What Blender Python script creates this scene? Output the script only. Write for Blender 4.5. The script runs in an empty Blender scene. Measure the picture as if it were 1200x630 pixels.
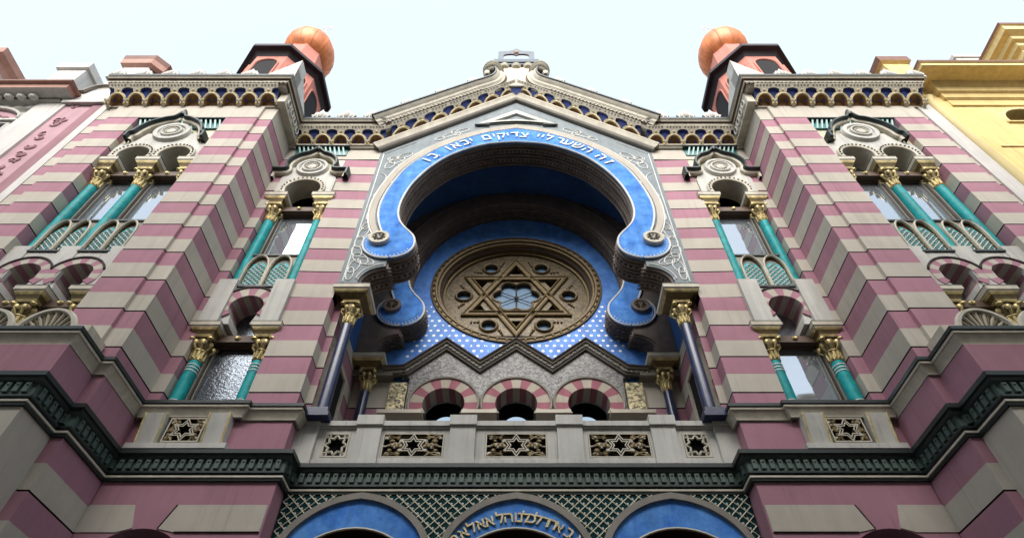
import bpy, bmesh, math, random
from mathutils import Vector, Matrix
from mathutils.geometry import tessellate_polygon
random.seed(7)
R=math.radians; PI=math.pi; sin=math.sin; cos=math.cos
sc=bpy.context.scene; C=sc.collection

# ------------------------------------------------------------------ materials
def mat(name,col,rough=.7,var=.12,scale=1.3,streak=.1,bump=.15,bscale=40,metal=0,spec=.3,col2=None,ior=None,bdist=.01,drip=0):
    m=bpy.data.materials.new(name); m.use_nodes=True; nt=m.node_tree; N=nt.nodes; L=nt.links
    b=N['Principled BSDF']; b.inputs['Roughness'].default_value=rough; b.inputs['Metallic'].default_value=metal
    b.inputs['Specular IOR Level'].default_value=spec
    if ior: b.inputs['IOR'].default_value=ior
    g=N.new('ShaderNodeNewGeometry')
    n1=N.new('ShaderNodeTexNoise'); n1.inputs['Scale'].default_value=scale; n1.inputs['Detail'].default_value=7; n1.inputs['Roughness'].default_value=.65
    L.new(g.outputs['Position'],n1.inputs['Vector'])
    mr=N.new('ShaderNodeMapRange'); mr.inputs['From Min'].default_value=.3; mr.inputs['From Max'].default_value=.7
    mr.inputs['To Min'].default_value=1-var; mr.inputs['To Max'].default_value=1+var
    L.new(n1.outputs['Fac'],mr.inputs['Value'])
    mp=N.new('ShaderNodeMapping'); mp.inputs['Scale'].default_value=(7,7,.5); L.new(g.outputs['Position'],mp.inputs['Vector'])
    n2=N.new('ShaderNodeTexNoise'); n2.inputs['Scale'].default_value=1; n2.inputs['Detail'].default_value=5; L.new(mp.outputs[0],n2.inputs['Vector'])
    mr2=N.new('ShaderNodeMapRange'); mr2.inputs['From Min'].default_value=.35; mr2.inputs['From Max'].default_value=.65
    mr2.inputs['To Min'].default_value=1-streak; mr2.inputs['To Max'].default_value=1+streak*.5
    L.new(n2.outputs['Fac'],mr2.inputs['Value'])
    mu=N.new('ShaderNodeMath'); mu.operation='MULTIPLY'; L.new(mr.outputs[0],mu.inputs[0]); L.new(mr2.outputs[0],mu.inputs[1])
    if drip:     # run-off stains
        mp5=N.new('ShaderNodeMapping'); mp5.inputs['Scale'].default_value=(13,13,.55); L.new(g.outputs['Position'],mp5.inputs['Vector'])
        n5=N.new('ShaderNodeTexNoise'); n5.inputs['Scale'].default_value=1; n5.inputs['Detail'].default_value=3; L.new(mp5.outputs[0],n5.inputs['Vector'])
        r5=N.new('ShaderNodeMapRange'); r5.inputs['From Min'].default_value=.56; r5.inputs['From Max'].default_value=.74; r5.inputs['To Min'].default_value=1; r5.inputs['To Max'].default_value=1-drip; L.new(n5.outputs['Fac'],r5.inputs['Value'])
        m5=N.new('ShaderNodeMath'); m5.operation='MULTIPLY'; L.new(mu.outputs[0],m5.inputs[0]); L.new(r5.outputs[0],m5.inputs[1]); mu=m5
    base=None
    if col2:
        n3=N.new('ShaderNodeTexNoise'); n3.inputs['Scale'].default_value=3.2; n3.inputs['Detail'].default_value=8; n3.inputs['Roughness'].default_value=.7
        L.new(g.outputs['Position'],n3.inputs['Vector'])
        r3=N.new('ShaderNodeMapRange'); r3.inputs['From Min'].default_value=.38; r3.inputs['From Max'].default_value=.66; L.new(n3.outputs['Fac'],r3.inputs['Value'])
        mx=N.new('ShaderNodeMixRGB'); mx.inputs[1].default_value=(*col,1); mx.inputs[2].default_value=(*col2,1); L.new(r3.outputs[0],mx.inputs[0]); base=mx.outputs[0]
    vm=N.new('ShaderNodeVectorMath'); vm.operation='SCALE'
    if base: L.new(base,vm.inputs[0])
    else: vm.inputs[0].default_value=col
    L.new(mu.outputs[0],vm.inputs['Scale']); L.new(vm.outputs[0],b.inputs['Base Color'])
    if bump:
        n4=N.new('ShaderNodeTexNoise'); n4.inputs['Scale'].default_value=bscale; n4.inputs['Detail'].default_value=4; L.new(g.outputs['Position'],n4.inputs['Vector'])
        bp=N.new('ShaderNodeBump'); bp.inputs['Strength'].default_value=bump; bp.inputs['Distance'].default_value=bdist
        L.new(n4.outputs['Fac'],bp.inputs['Height']); L.new(bp.outputs[0],b.inputs['Normal'])
    return m
M={}
def mk(n,*a,**k): M[n]=mat(n,*a,**k)
mk('pink',(.375,.195,.24),rough=.88,var=.12,streak=.04,spec=.12,scale=.8,drip=.12)
mk('pale_pink',(.40,.21,.24),rough=.85,spec=.15)
mk('grey',(.475,.435,.37),rough=.88,var=.11,streak=.04,spec=.12,scale=.8,drip=.12)
mk('white_stone',(.50,.49,.45),rough=.8,var=.12,spec=.2,drip=.25)
mk('joint',(.045,.035,.035),rough=.9,bump=0)
mk('cream',(.51,.47,.38),rough=.7,var=.15,scale=5,spec=.25)
mk('dark_metal',(.02,.03,.028),rough=.45,var=.2,spec=.4)
mk('dentil',(.08,.115,.10),rough=.55,var=.2)
mk('teal',(.005,.25,.265),rough=.5,var=.3,scale=6,spec=.15,bump=.25,bscale=30,streak=.2,col2=(.012,.31,.31))
mk('teal_bright',(.01,.36,.38),rough=.5,spec=.2)
mk('pale_gold',(.60,.50,.29),rough=.5,var=.3,scale=8,metal=.15,spec=.3)
mk('slate_dark',(.035,.06,.08),rough=.5)
mk('brick_pink_shaded',(.27,.10,.125),rough=.85)  # redder pink of the arcade voussoirs, also darkened for their shaded recess
mk('cream_shaded',(.36,.32,.26),rough=.85)  # voussoir cream with the shade of the recess put into its colour
mk('teal_dark',(.01,.13,.13),rough=.4,var=.3,scale=9,spec=.5)
mk('gold',(.56,.45,.21),rough=.48,var=.5,scale=7,metal=.6,bump=.5,bscale=70,streak=.25)
mk('dull_gold',(.15,.11,.05),rough=.5,var=.3,scale=14,metal=.35,bump=.5,bscale=60)
mk('rose_bronze',(.125,.09,.045),rough=.55,var=.25,scale=14,metal=.25,bump=.4,bscale=50)
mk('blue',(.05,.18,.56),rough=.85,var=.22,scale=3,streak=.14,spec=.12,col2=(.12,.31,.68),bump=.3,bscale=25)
mk('navy_niche',(.03,.055,.24),rough=.6,var=.3,scale=8)
mk('brown_niche',(.23,.12,.045),rough=.7,var=.35,scale=10)
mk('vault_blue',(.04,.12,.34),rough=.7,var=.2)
mk('grey_panel',(.20,.228,.24),rough=.8,var=.14,scale=3)
mk('paint_white',(.70,.70,.66),rough=.7,bump=0)
mk('letter',(.72,.75,.74),rough=.55,bump=0)
mk('navy',(.02,.028,.075),rough=.3,var=.4,scale=6,spec=.5,bump=.1)
mk('frame',(.21,.19,.16),rough=.6)
mk('dark_frame',(.10,.085,.068),rough=.65)
mk('slate',(.07,.10,.125),rough=.5,var=.2)
mk('brown_frame',(.11,.07,.05),rough=.55,var=.2)
mk('black_void',(.012,.011,.012),rough=.9,bump=0)
mk('dome',(.60,.18,.045),rough=.5,var=.25,scale=2.2,metal=.2,spec=.4,streak=.2,col2=(.50,.15,.05))
mk('tower_pink',(.50,.19,.145),rough=.8)
mk('eaves',(.022,.012,.017),rough=.6,var=.2)
mk('yellow',(.68,.51,.22),rough=.85,var=.10,streak=.10,drip=.15,spec=.15)
mk('yellow_trim',(.71,.58,.29),rough=.8,var=.06)
mk('roof_brown',(.16,.07,.045),rough=.6)
mk('plaster',(.52,.50,.47),rough=.85,var=.1,drip=.22)
mk('mauve',(.42,.26,.285),rough=.85)
mk('mauve_dark',(.27,.14,.16),rough=.85)
mk('copper_pink',(.40,.22,.17),rough=.7)
mk('asphalt',(.05,.05,.052),rough=.9)
mk('paving',(.22,.21,.20),rough=.9)
mk('lattice_back',(.008,.034,.038),rough=.9,spec=.05)
mk('lattice_bar',(.82,.79,.62),rough=.5)
mk('hatch_white',(.38,.56,.52),rough=.5)
mk('door_brown',(.10,.035,.02),rough=.6,var=.3)
mk('opp_wall',(.30,.28,.25),rough=.9)

def mosaic(name,c1,c2,scale,metal=0,rough=.4):
    m=bpy.data.materials.new(name); m.use_nodes=True; N=m.node_tree.nodes; L=m.node_tree.links; b=N['Principled BSDF']
    g=N.new('ShaderNodeNewGeometry'); v=N.new('ShaderNodeTexVoronoi'); v.inputs['Scale'].default_value=scale
    L.new(g.outputs['Position'],v.inputs['Vector'])
    n=N.new('ShaderNodeTexNoise'); n.inputs['Scale'].default_value=scale*.35; n.inputs['Detail'].default_value=3; L.new(g.outputs['Position'],n.inputs['Vector'])
    sp=N.new('ShaderNodeSeparateColor'); L.new(v.outputs['Color'],sp.inputs[0])
    ad=N.new('ShaderNodeMath'); ad.operation='ADD'; L.new(sp.outputs[0],ad.inputs[0]); L.new(n.outputs['Fac'],ad.inputs[1])
    r=N.new('ShaderNodeMapRange'); r.inputs['From Min'].default_value=.6; r.inputs['From Max'].default_value=1.4; L.new(ad.outputs[0],r.inputs['Value'])
    mx=N.new('ShaderNodeMixRGB'); mx.inputs[1].default_value=(*c1,1); mx.inputs[2].default_value=(*c2,1); L.new(r.outputs[0],mx.inputs[0])
    L.new(mx.outputs[0],b.inputs['Base Color']); b.inputs['Metallic'].default_value=metal; b.inputs['Roughness'].default_value=rough
    bp=N.new('ShaderNodeBump'); bp.inputs['Strength'].default_value=.5; bp.inputs['Distance'].default_value=.01; L.new(v.outputs['Distance'],bp.inputs['Height']); L.new(bp.outputs[0],b.inputs['Normal'])
    M[name]=m
mosaic('mosaic',(.30,.33,.22),(.62,.58,.40),34)
mosaic('gold_mosaic',(.07,.06,.035),(.60,.52,.30),24,.2,.45)
mosaic('damask',(.07,.07,.072),(.24,.235,.22),26,0,.6)
mosaic('bronze_leaf',(.03,.022,.010),(.15,.105,.042),30,.2,.5)

def dots_mat():     # blue wall strewn with white tile dots in the lower part
    m=mat('dotted_blue',(.05,.17,.55),rough=.55,var=.22,scale=4,col2=(.10,.28,.66)); M['dotted_blue']=m
    N=m.node_tree.nodes; L=m.node_tree.links; b=N['Principled BSDF']; src=b.inputs['Base Color'].links[0].from_socket
    g=N.new('ShaderNodeNewGeometry'); sx=N.new('ShaderNodeSeparateXYZ'); L.new(g.outputs['Position'],sx.inputs[0])
    def mth(op,a,bv=None):
        k=N.new('ShaderNodeMath'); k.operation=op
        for i,q in enumerate((a,bv)):
            if q is None: continue
            if isinstance(q,(int,float)): k.inputs[i].default_value=q
            else: L.new(q,k.inputs[i])
        return k.outputs[0]
    P=.172
    zr=mth('DIVIDE',sx.outputs[2],P); row=mth('FLOOR',zr); odd=mth('MULTIPLY',mth('MODULO',row,2.0),.5)
    fx=mth('SUBTRACT',mth('FRACT',mth('ADD',mth('ADD',mth('DIVIDE',sx.outputs[0],P),odd),100.0)),.5)
    fz=mth('SUBTRACT',mth('FRACT',zr),.5)
    d=mth('SQRT',mth('ADD',mth('MULTIPLY',fx,fx),mth('MULTIPLY',fz,fz)))
    dot=mth('LESS_THAN',d,.215)
    dot=mth('MULTIPLY',dot,mth('LESS_THAN',sx.outputs[2],13.05))
    dot=mth('MULTIPLY',dot,mth('LESS_THAN',mth('ABSOLUTE',sx.outputs[0]),2.45))
    nn=N.new('ShaderNodeTexNoise'); nn.inputs['Scale'].default_value=5; L.new(g.outputs['Position'],nn.inputs['Vector'])
    dot=mth('MULTIPLY',dot,mth('GREATER_THAN',nn.outputs['Fac'],.40))
    mx=N.new('ShaderNodeMixRGB'); L.new(dot,mx.inputs[0]); L.new(src,mx.inputs[1]); mx.inputs[2].default_value=(.85,.88,.86,1); L.new(mx.outputs[0],b.inputs['Base Color'])
dots_mat()
def rib_mat():      # brown carved archivolt soffits: fine dentils across the ribs
    m=mat('carved_brown',(.165,.13,.11),rough=.75,var=.2,scale=5); M['carved_brown']=m
rib_mat()
def glass(name,tint,rip=0):
    m=bpy.data.materials.new(name); m.use_nodes=True; N=m.node_tree.nodes; L=m.node_tree.links; b=N['Principled BSDF']
    b.inputs['Base Color'].default_value=(*tint,1); b.inputs['Roughness'].default_value=.03; b.inputs['Metallic'].default_value=.75; b.inputs['IOR'].default_value=1.8
    n=N.new('ShaderNodeTexNoise'); n.inputs['Scale'].default_value=20 if rip else 1.1; n.inputs['Detail'].default_value=2
    g=N.new('ShaderNodeNewGeometry'); mp=N.new('ShaderNodeMapping'); mp.inputs['Scale'].default_value=(1,1,1.6 if rip else 1); L.new(g.outputs['Position'],mp.inputs[0]); L.new(mp.outputs[0],n.inputs['Vector'])
    bp=N.new('ShaderNodeBump'); bp.inputs['Strength'].default_value=.6 if rip else .12; bp.inputs['Distance'].default_value=.010 if rip else .05; L.new(n.outputs['Fac'],bp.inputs['Height']); L.new(bp.outputs[0],b.inputs['Normal'])
    if rip: b.inputs['Roughness'].default_value=.22
    M[name]=m
glass('glass',(.42,.47,.52)); glass('rippled_glass',(.13,.15,.175),1); mk('rose_glass',(.10,.19,.30),rough=.45,spec=.25,bump=.3,bscale=8)
def emit(name,col,s):
    m=bpy.data.materials.new(name); m.use_nodes=True; b=m.node_tree.nodes['Principled BSDF']; b.inputs['Base Color'].default_value=(*col,1)
    b.inputs['Emission Color'].default_value=(*col,1); b.inputs['Emission Strength'].default_value=s; M[name]=m
emit('lit_window',(.55,.72,.9),.22)

# ------------------------------------------------------------------ mesh builder
class MB:
    def __init__(s): s.v=[]; s.f=[]; s.mi=[]; s.m=0; s.X=None
    def add(s,vs,fs,m=None):
        o=len(s.v)
        for p in vs:
            p=Vector(p); s.v.append(tuple(s.X@p if s.X else p))
        for f in fs: s.f.append(tuple(i+o for i in f)); s.mi.append(s.m if m is None else m)
    def box(s,x0,x1,y0,y1,z0,z1,m=None):
        s.add([(x0,y0,z0),(x1,y0,z0),(x1,y1,z0),(x0,y1,z0),(x0,y0,z1),(x1,y0,z1),(x1,y1,z1),(x0,y1,z1)],
              [(0,1,5,4),(1,2,6,5),(2,3,7,6),(3,0,4,7),(4,5,6,7),(3,2,1,0)],m)
    def prism(s,out,y0,y1,holes=(),m=None,ms=None,back=False):
        loops=[list(out)]+[list(h) for h in holes]
        pts=[p for l in loops for p in l]
        tri=tessellate_polygon([[Vector((a,b,0)) for a,b in l] for l in loops])
        n=len(pts); vs=[(a,y0,b) for a,b in pts]+[(a,y1,b) for a,b in pts]
        s.add(vs,[tuple(t) for t in tri],m)
        if back: s.add(vs,[tuple(i+n for i in t) for t in tri],m)
        fs=[]; o=0
        for l in loops:
            k=len(l)
            for i in range(k): a=o+i; b=o+(i+1)%k; fs.append((a,b,b+n,a+n))
            o+=k
        s.add(vs,fs,m if ms is None else ms)
    def slab(s,out,z0,z1,m=None):      # polygon in plan, extruded in height
        n=len(out); tri=tessellate_polygon([[Vector((a,b,0)) for a,b in out]])
        vs=[(a,b,z0) for a,b in out]+[(a,b,z1) for a,b in out]
        s.add(vs,[tuple(t) for t in tri]+[tuple(i+n for i in t) for t in tri]+[(i,(i+1)%n,(i+1)%n+n,i+n) for i in range(n)],m)
    def _sweep(s,path,prof,closed,f3,mats,left):
        P=[Vector((a,b)) for a,b in path]; n=len(P); rows=[]
        for i in range(n):
            d0=(P[i]-P[i-1]) if (closed or i>0) else None; d1=(P[(i+1)%n]-P[i]) if (closed or i<n-1) else None
            if d0 is None or d0.length<1e-9: d0=d1
            if d1 is None or d1.length<1e-9: d1=d0
            d0=d0.normalized(); d1=d1.normalized()
            n0=Vector((-d0.y,d0.x)) if left else Vector((d0.y,-d0.x)); n1=Vector((-d1.y,d1.x)) if left else Vector((d1.y,-d1.x))
            mm=(n0+n1); 
            if mm.length<1e-6: mm=n0.copy()
            mm.normalize(); mm=mm/max(.35,mm.dot(n0)); rows.append((P[i],mm))
        k=len(prof); vs=[f3(p+mm*o,q) for p,mm in rows for o,q in prof]
        for j in range(k-1):
            fs=[]
            for i in range(n if closed else n-1):
                a=i*k+j; b=((i+1)%n)*k+j; fs.append((a,b,b+1,a+1))
            s.add(vs,fs,None if mats is None else mats[j])
    def plan(s,path,prof,closed=False,mats=None): s._sweep(path,prof,closed,lambda p,z:(p.x,p.y,z),mats,False)   # outward = right of travel
    def face(s,path,prof,closed=False,mats=None,left=True): s._sweep(path,prof,closed,lambda p,y:(p.x,y,p.y),mats,left)
    def lathe(s,c,prof,n=16,m=None,axis='z',a0=0,a1=2*PI):
        k=len(prof); full=abs(a1-a0-2*PI)<1e-6; N=n if full else n+1; vs=[]
        for i in range(N):
            a=a0+(a1-a0)*i/n
            for r,h in prof:
                if axis=='z': vs.append((c[0]+r*cos(a),c[1]+r*sin(a),c[2]+h))
                else: vs.append((c[0]+r*cos(a),c[1]+h,c[2]+r*sin(a)))
        s.add(vs,[(i*k+j,((i+1)%N)*k+j,((i+1)%N)*k+j+1,i*k+j+1) for i in range(n) for j in range(k-1)],m)
    def tube(s,pts,r,n=6,closed=False,m=None):
        P=[Vector(p) for p in pts]; N=len(P); vs=[]
        for i in range(N):
            t=(P[(i+1)%N]-P[i-1]) if closed or 0<i<N-1 else (P[1]-P[0] if i==0 else P[-1]-P[-2])
            t.normalize(); u=t.cross(Vector((0,1,0)));
            if u.length<.05: u=t.cross(Vector((0,0,1)))
            u.normalize(); w=t.cross(u)
            for j in range(n): a=2*PI*j/n; vs.append(P[i]+(u*cos(a)+w*sin(a))*r)
        s.add(vs,[(i*n+j,((i+1)%N)*n+j,((i+1)%N)*n+(j+1)%n,i*n+(j+1)%n) for i in range(N if closed else N-1) for j in range(n)],m)
    def ball(s,c,rx,ry=None,rz=None,n=8,m=None):
        ry=ry or rx; rz=rz or rx; k=max(4,n//2+1)
        vs=[(c[0]+rx*sin(PI*i/k)*cos(2*PI*j/n),c[1]+ry*sin(PI*i/k)*sin(2*PI*j/n),c[2]+rz*cos(PI*i/k)) for i in range(k+1) for j in range(n)]
        s.add(vs,[(i*n+j,i*n+(j+1)%n,(i+1)*n+(j+1)%n,(i+1)*n+j) for i in range(k) for j in range(n)],m)
def arc(cx,cz,r,a0,a1,n): return [(cx+r*cos(R(a0+(a1-a0)*i/n)),cz+r*sin(R(a0+(a1-a0)*i/n))) for i in range(n+1)]
def spline(pts,k=5):
    out=[]; n=len(pts)
    for i in range(n-1):
        p0=Vector(pts[max(0,i-1)]); p1=Vector(pts[i]); p2=Vector(pts[i+1]); p3=Vector(pts[min(n-1,i+2)])
        for j in range(k):
            t=j/k; out.append(tuple(.5*((2*p1)+(p2-p0)*t+(2*p0-5*p1+4*p2-p3)*t*t+(3*p1-p0-3*p2+p3)*t**3)))
    out.append(tuple(pts[-1])); return out
def mx2(l): return [(-a,b) for a,b in l]
def sym(right): # right half listed from bottom/outside to the middle -> whole curve from right to left
    r=list(right); return r+[(-a,b) for a,b in reversed(r) if abs(a)>1e-6]

def build(name,mb,mats,parent=None,label=None,smooth=35):
    me=bpy.data.meshes.new(name); me.from_pydata(mb.v,[],mb.f)
    if isinstance(mats,str): mats=[mats]
    for k in mats: me.materials.append(M[k])
    me.polygons.foreach_set('material_index',mb.mi)
    if smooth:
        bm=bmesh.new(); bm.from_mesh(me); bmesh.ops.remove_doubles(bm,verts=bm.verts,dist=1e-5)
        bmesh.ops.recalc_face_normals(bm,faces=bm.faces)
        for f in bm.faces: f.smooth=True
        for e in bm.edges:
            e.smooth=len(e.link_faces)==2 and e.calc_face_angle(9)<R(smooth)
        bm.to_mesh(me); bm.free()
    me.update()
    o=bpy.data.objects.new(name,me); C.objects.link(o)
    if parent is not None: setpar(o,parent)
    if label: o['label']=label
    return o
WM={}   # world translation of each empty/part origin (no rotations are used on parents)
def setpar(o,p):
    o.parent=p; o.matrix_parent_inverse=Matrix.Translation(-WM.get(p.name,Vector((0,0,0))))
def thing(name,loc,label,cat,group=None):
    o=bpy.data.objects.new(name,None); C.objects.link(o); o.location=loc; WM[o.name]=Vector(loc)
    o['label']=label; o['category']=cat
    if group:o['group']=group
    return o
def kids(o): return [c for c in bpy.data.objects if c.parent==o]
def mirror(o):      # the same part on the other side of the middle axis, with its sub-parts
    ch=kids(o)
    c=o.copy(); C.objects.link(c); c.location=(-o.location.x,o.location.y,o.location.z); c.scale=(-o.scale.x,1,1)
    for k in ch:
        d=k.copy(); C.objects.link(d); d.parent=c
    return c
def place(o,loc):   # a shifted copy of a part with its sub-parts
    ch=kids(o); c=o.copy(); C.objects.link(c); c.location=loc
    for k in ch: d=k.copy(); C.objects.link(d); d.parent=c
    return c

# ------------------------------------------------------------------ measured levels (metres; y = distance from the camera)
D0,D1,D2=7.0,6.02,5.96
J=[8.10,8.92,9.72,10.52,11.32,12.10,12.88,13.67,14.45,15.23,15.97]
def course_prof(zlo,zhi):
    p=[];m=[]
    js=[zlo]+[j for j in J if zlo+.1<j<zhi-.1]+[zhi]
    for i in range(len(js)-1):
        a,b=js[i],js[i+1]; mid=a+(b-a)*.5
        if i==0: p.append((0,a))
        full=(a in J) or i>0
        if not full:   # fragment below the first joint: all pink
            p+= [(0,b-.018)]; m+=[0]
        elif b==zhi and zhi not in J: p+=[(0,b)]; m+=[1]; continue
        else: p+=[(0,mid),(0,b-.018)]; m+=[1,0]
        if i<len(js)-2: p+=[(-.024,b-.014),(-.024,b+.008),(0,b+.012)]; m+=[2,2,2]
    return p,m
def stripes(mb,path,zlo=7.75,zhi=16.62):
    p,m=course_prof(zlo,zhi); mb.plan(path,p,mats=m)
STR=['pink','grey','joint']

syn=thing('synagogue',(0,7,0),'pink and grey striped synagogue with a blue horseshoe arch over a star rose window','synagogue')

# ---- striped piers
mb=MB(); stripes(mb,[(3.42,7.02),(4.24,7.0),(4.24,7.5)],10.52,16.62)
p=[(3.30,7.27),(3.42,7.27),(3.42,7.0),(4.24,7.0),(4.24,7.5)]
pr,pm=course_prof(7.75,10.52); mb.plan(p,pr,mats=pm)
w=build('striped_wall',mb,STR,syn); mirror(w)
mb=MB(); stripes(mb,[(5.58,7.5),(5.58,7.0),(5.79,7.0),(5.79,D1),(6.10,D1),(6.10,D2),(6.84,D2),(6.84,6.6)])
w=build('striped_wall',mb,STR,syn); mirror(w)
mb=MB(); stripes(mb,[(8.91,6.6),(8.91,D2),(9.64,D2),(9.64,D1),(9.96,D1),(9.96,6.6)])
w=build('striped_wall',mb,STR,syn); mirror(w)
# wall behind crown level, closing the tops
for bx in ((3.42,5.79,7.003,7.2),(6.84,8.91,D2+.002,6.3)):
    mb=MB(); mb.box(*bx,15.99,16.62,0); mirror(build('plain_fascia',mb,['grey'],syn))

# ---- columns (built once at the origin: z=0 is the foot)
def column_mesh(h,cap_h,r,mats,aw,ringed=True,depth=.34):
    hs=h-cap_h
    s=MB(); s.lathe((0,0,0),[(0,0),(r*1.35,0),(r*1.38,.05),(r*1.12,.08),(r*1.05,.11)],20,1)
    s.lathe((0,0,0),[(r*1.02,.11),(r*1.02,hs*.5),(r*.96,hs)],20,0)
    if ringed:
        for q in (.10,.17,.24): s.lathe((0,0,hs-q),[(r*.98,-.012),(r*1.06,-.008),(r*1.06,.008),(r*.98,.012)],20,2)
        s.lathe((0,0,.19),[(r*1.02,-.012),(r*1.08,0),(r*1.02,.012)],20,2)
    c=MB(); z=hs
    c.lathe((0,0,z),[(r*1.0,0),(r*1.12,.02),(r*.9,.05),(r*.86,.2*cap_h),(r*1.0,.24*cap_h),(r*1.28,.27*cap_h),(r*1.2,.30*cap_h)],16,0)
    for i in range(10): a=2*PI*i/10; c.tube([(cos(a)*r*.93,sin(a)*r*.93,z+.05),(cos(a)*r*1.02,sin(a)*r*1.02,z+.25*cap_h)],r*.22,5,m=0)
    c.lathe((0,0,z),[(r*1.0,.30*cap_h),(r*1.35,.40*cap_h),(r*1.5,.52*cap_h),(r*1.3,.60*cap_h)],16,1)
    for i in range(8):
        a=2*PI*(i+.5)/8; c.ball((cos(a)*r*1.55,sin(a)*r*1.55,z+.46*cap_h),r*.42,r*.42,r*.55,8,0)
        c.tube([(cos(a)*r*1.2,sin(a)*r*1.2,z+.31*cap_h),(cos(a)*r*1.75,sin(a)*r*1.75,z+.40*cap_h)],r*.2,5,m=0)
    for sx in (-1,1):
        for sy in (-1,1): c.ball((sx*r*1.45,sy*r*1.45,z+.56*cap_h),r*.5,r*.5,r*.36,8,0)
    q=[(-1,-1),(1,-1),(1,1),(-1,1)]
    path=[(a*.001,b*.001) for a,b in q]
    c.plan(path,[(r*1.35,z+.60*cap_h),(r*1.5,z+.62*cap_h),(r*1.62,z+.68*cap_h),(aw*.80,z+.78*cap_h),(aw*.92,z+.83*cap_h)],closed=True,mats=[1,0,1,0])
    c.plan(path,[(aw*.92,z+.83*cap_h),(aw*.93,z+.85*cap_h),(aw,z+.87*cap_h),(aw,z+.985*cap_h),(aw*1.015,z+.985*cap_h),(aw*1.015,z+cap_h),(0,z+cap_h)],closed=True,mats=[2,2,2,3,3,3])
    return s,c
def column_proto(h,cap_h,r,aw,shaft,ringed,loc):
    s,c=column_mesh(h,cap_h,r,None,aw,ringed)
    o=build('column',s,[shaft,'dull_gold' if shaft!='navy' else 'navy','paint_white' if shaft!='navy' else 'navy'],syn)
    k=build('capital',c,['gold','dull_gold','cream','dark_metal'],o)
    k.matrix_parent_inverse=Matrix.Identity(4)
    o.location=loc; return o
ZL,ZU=7.83,10.97
HL,HU=9.75-ZL,14.27-ZU
colL=column_proto(HL,.82,.108,.26,'teal',True,(4.385,7.18,ZL)); mirror(colL)
colU=column_proto(HU,.92,.102,.255,'teal',False,(4.385,7.18,ZU)); mirror(colU)
for proto,z in ((colL,ZL),(colU,ZU)):
    mirror(place(proto,(5.455,7.18,z)))
    for x in (6.98,7.875,8.77): mirror(place(proto,(x,6.25,z-.2)))
navy=column_proto(10.85-7.80,.85,.098,.34,'navy',False,(3.10,7.27,7.80)); mirror(navy)
mirror(place(navy,(3.10,9.05,7.80)))
for x,y in ((3.10,7.27),):
    mb=MB(); mb.box(x-.16,x+.16,y-.2,y+.14,7.74,7.86); mb.box(x-.2,x+.2,y-.24,y+.18,7.66,7.745); mirror(build('plinth',mb,['navy'],syn))

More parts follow.
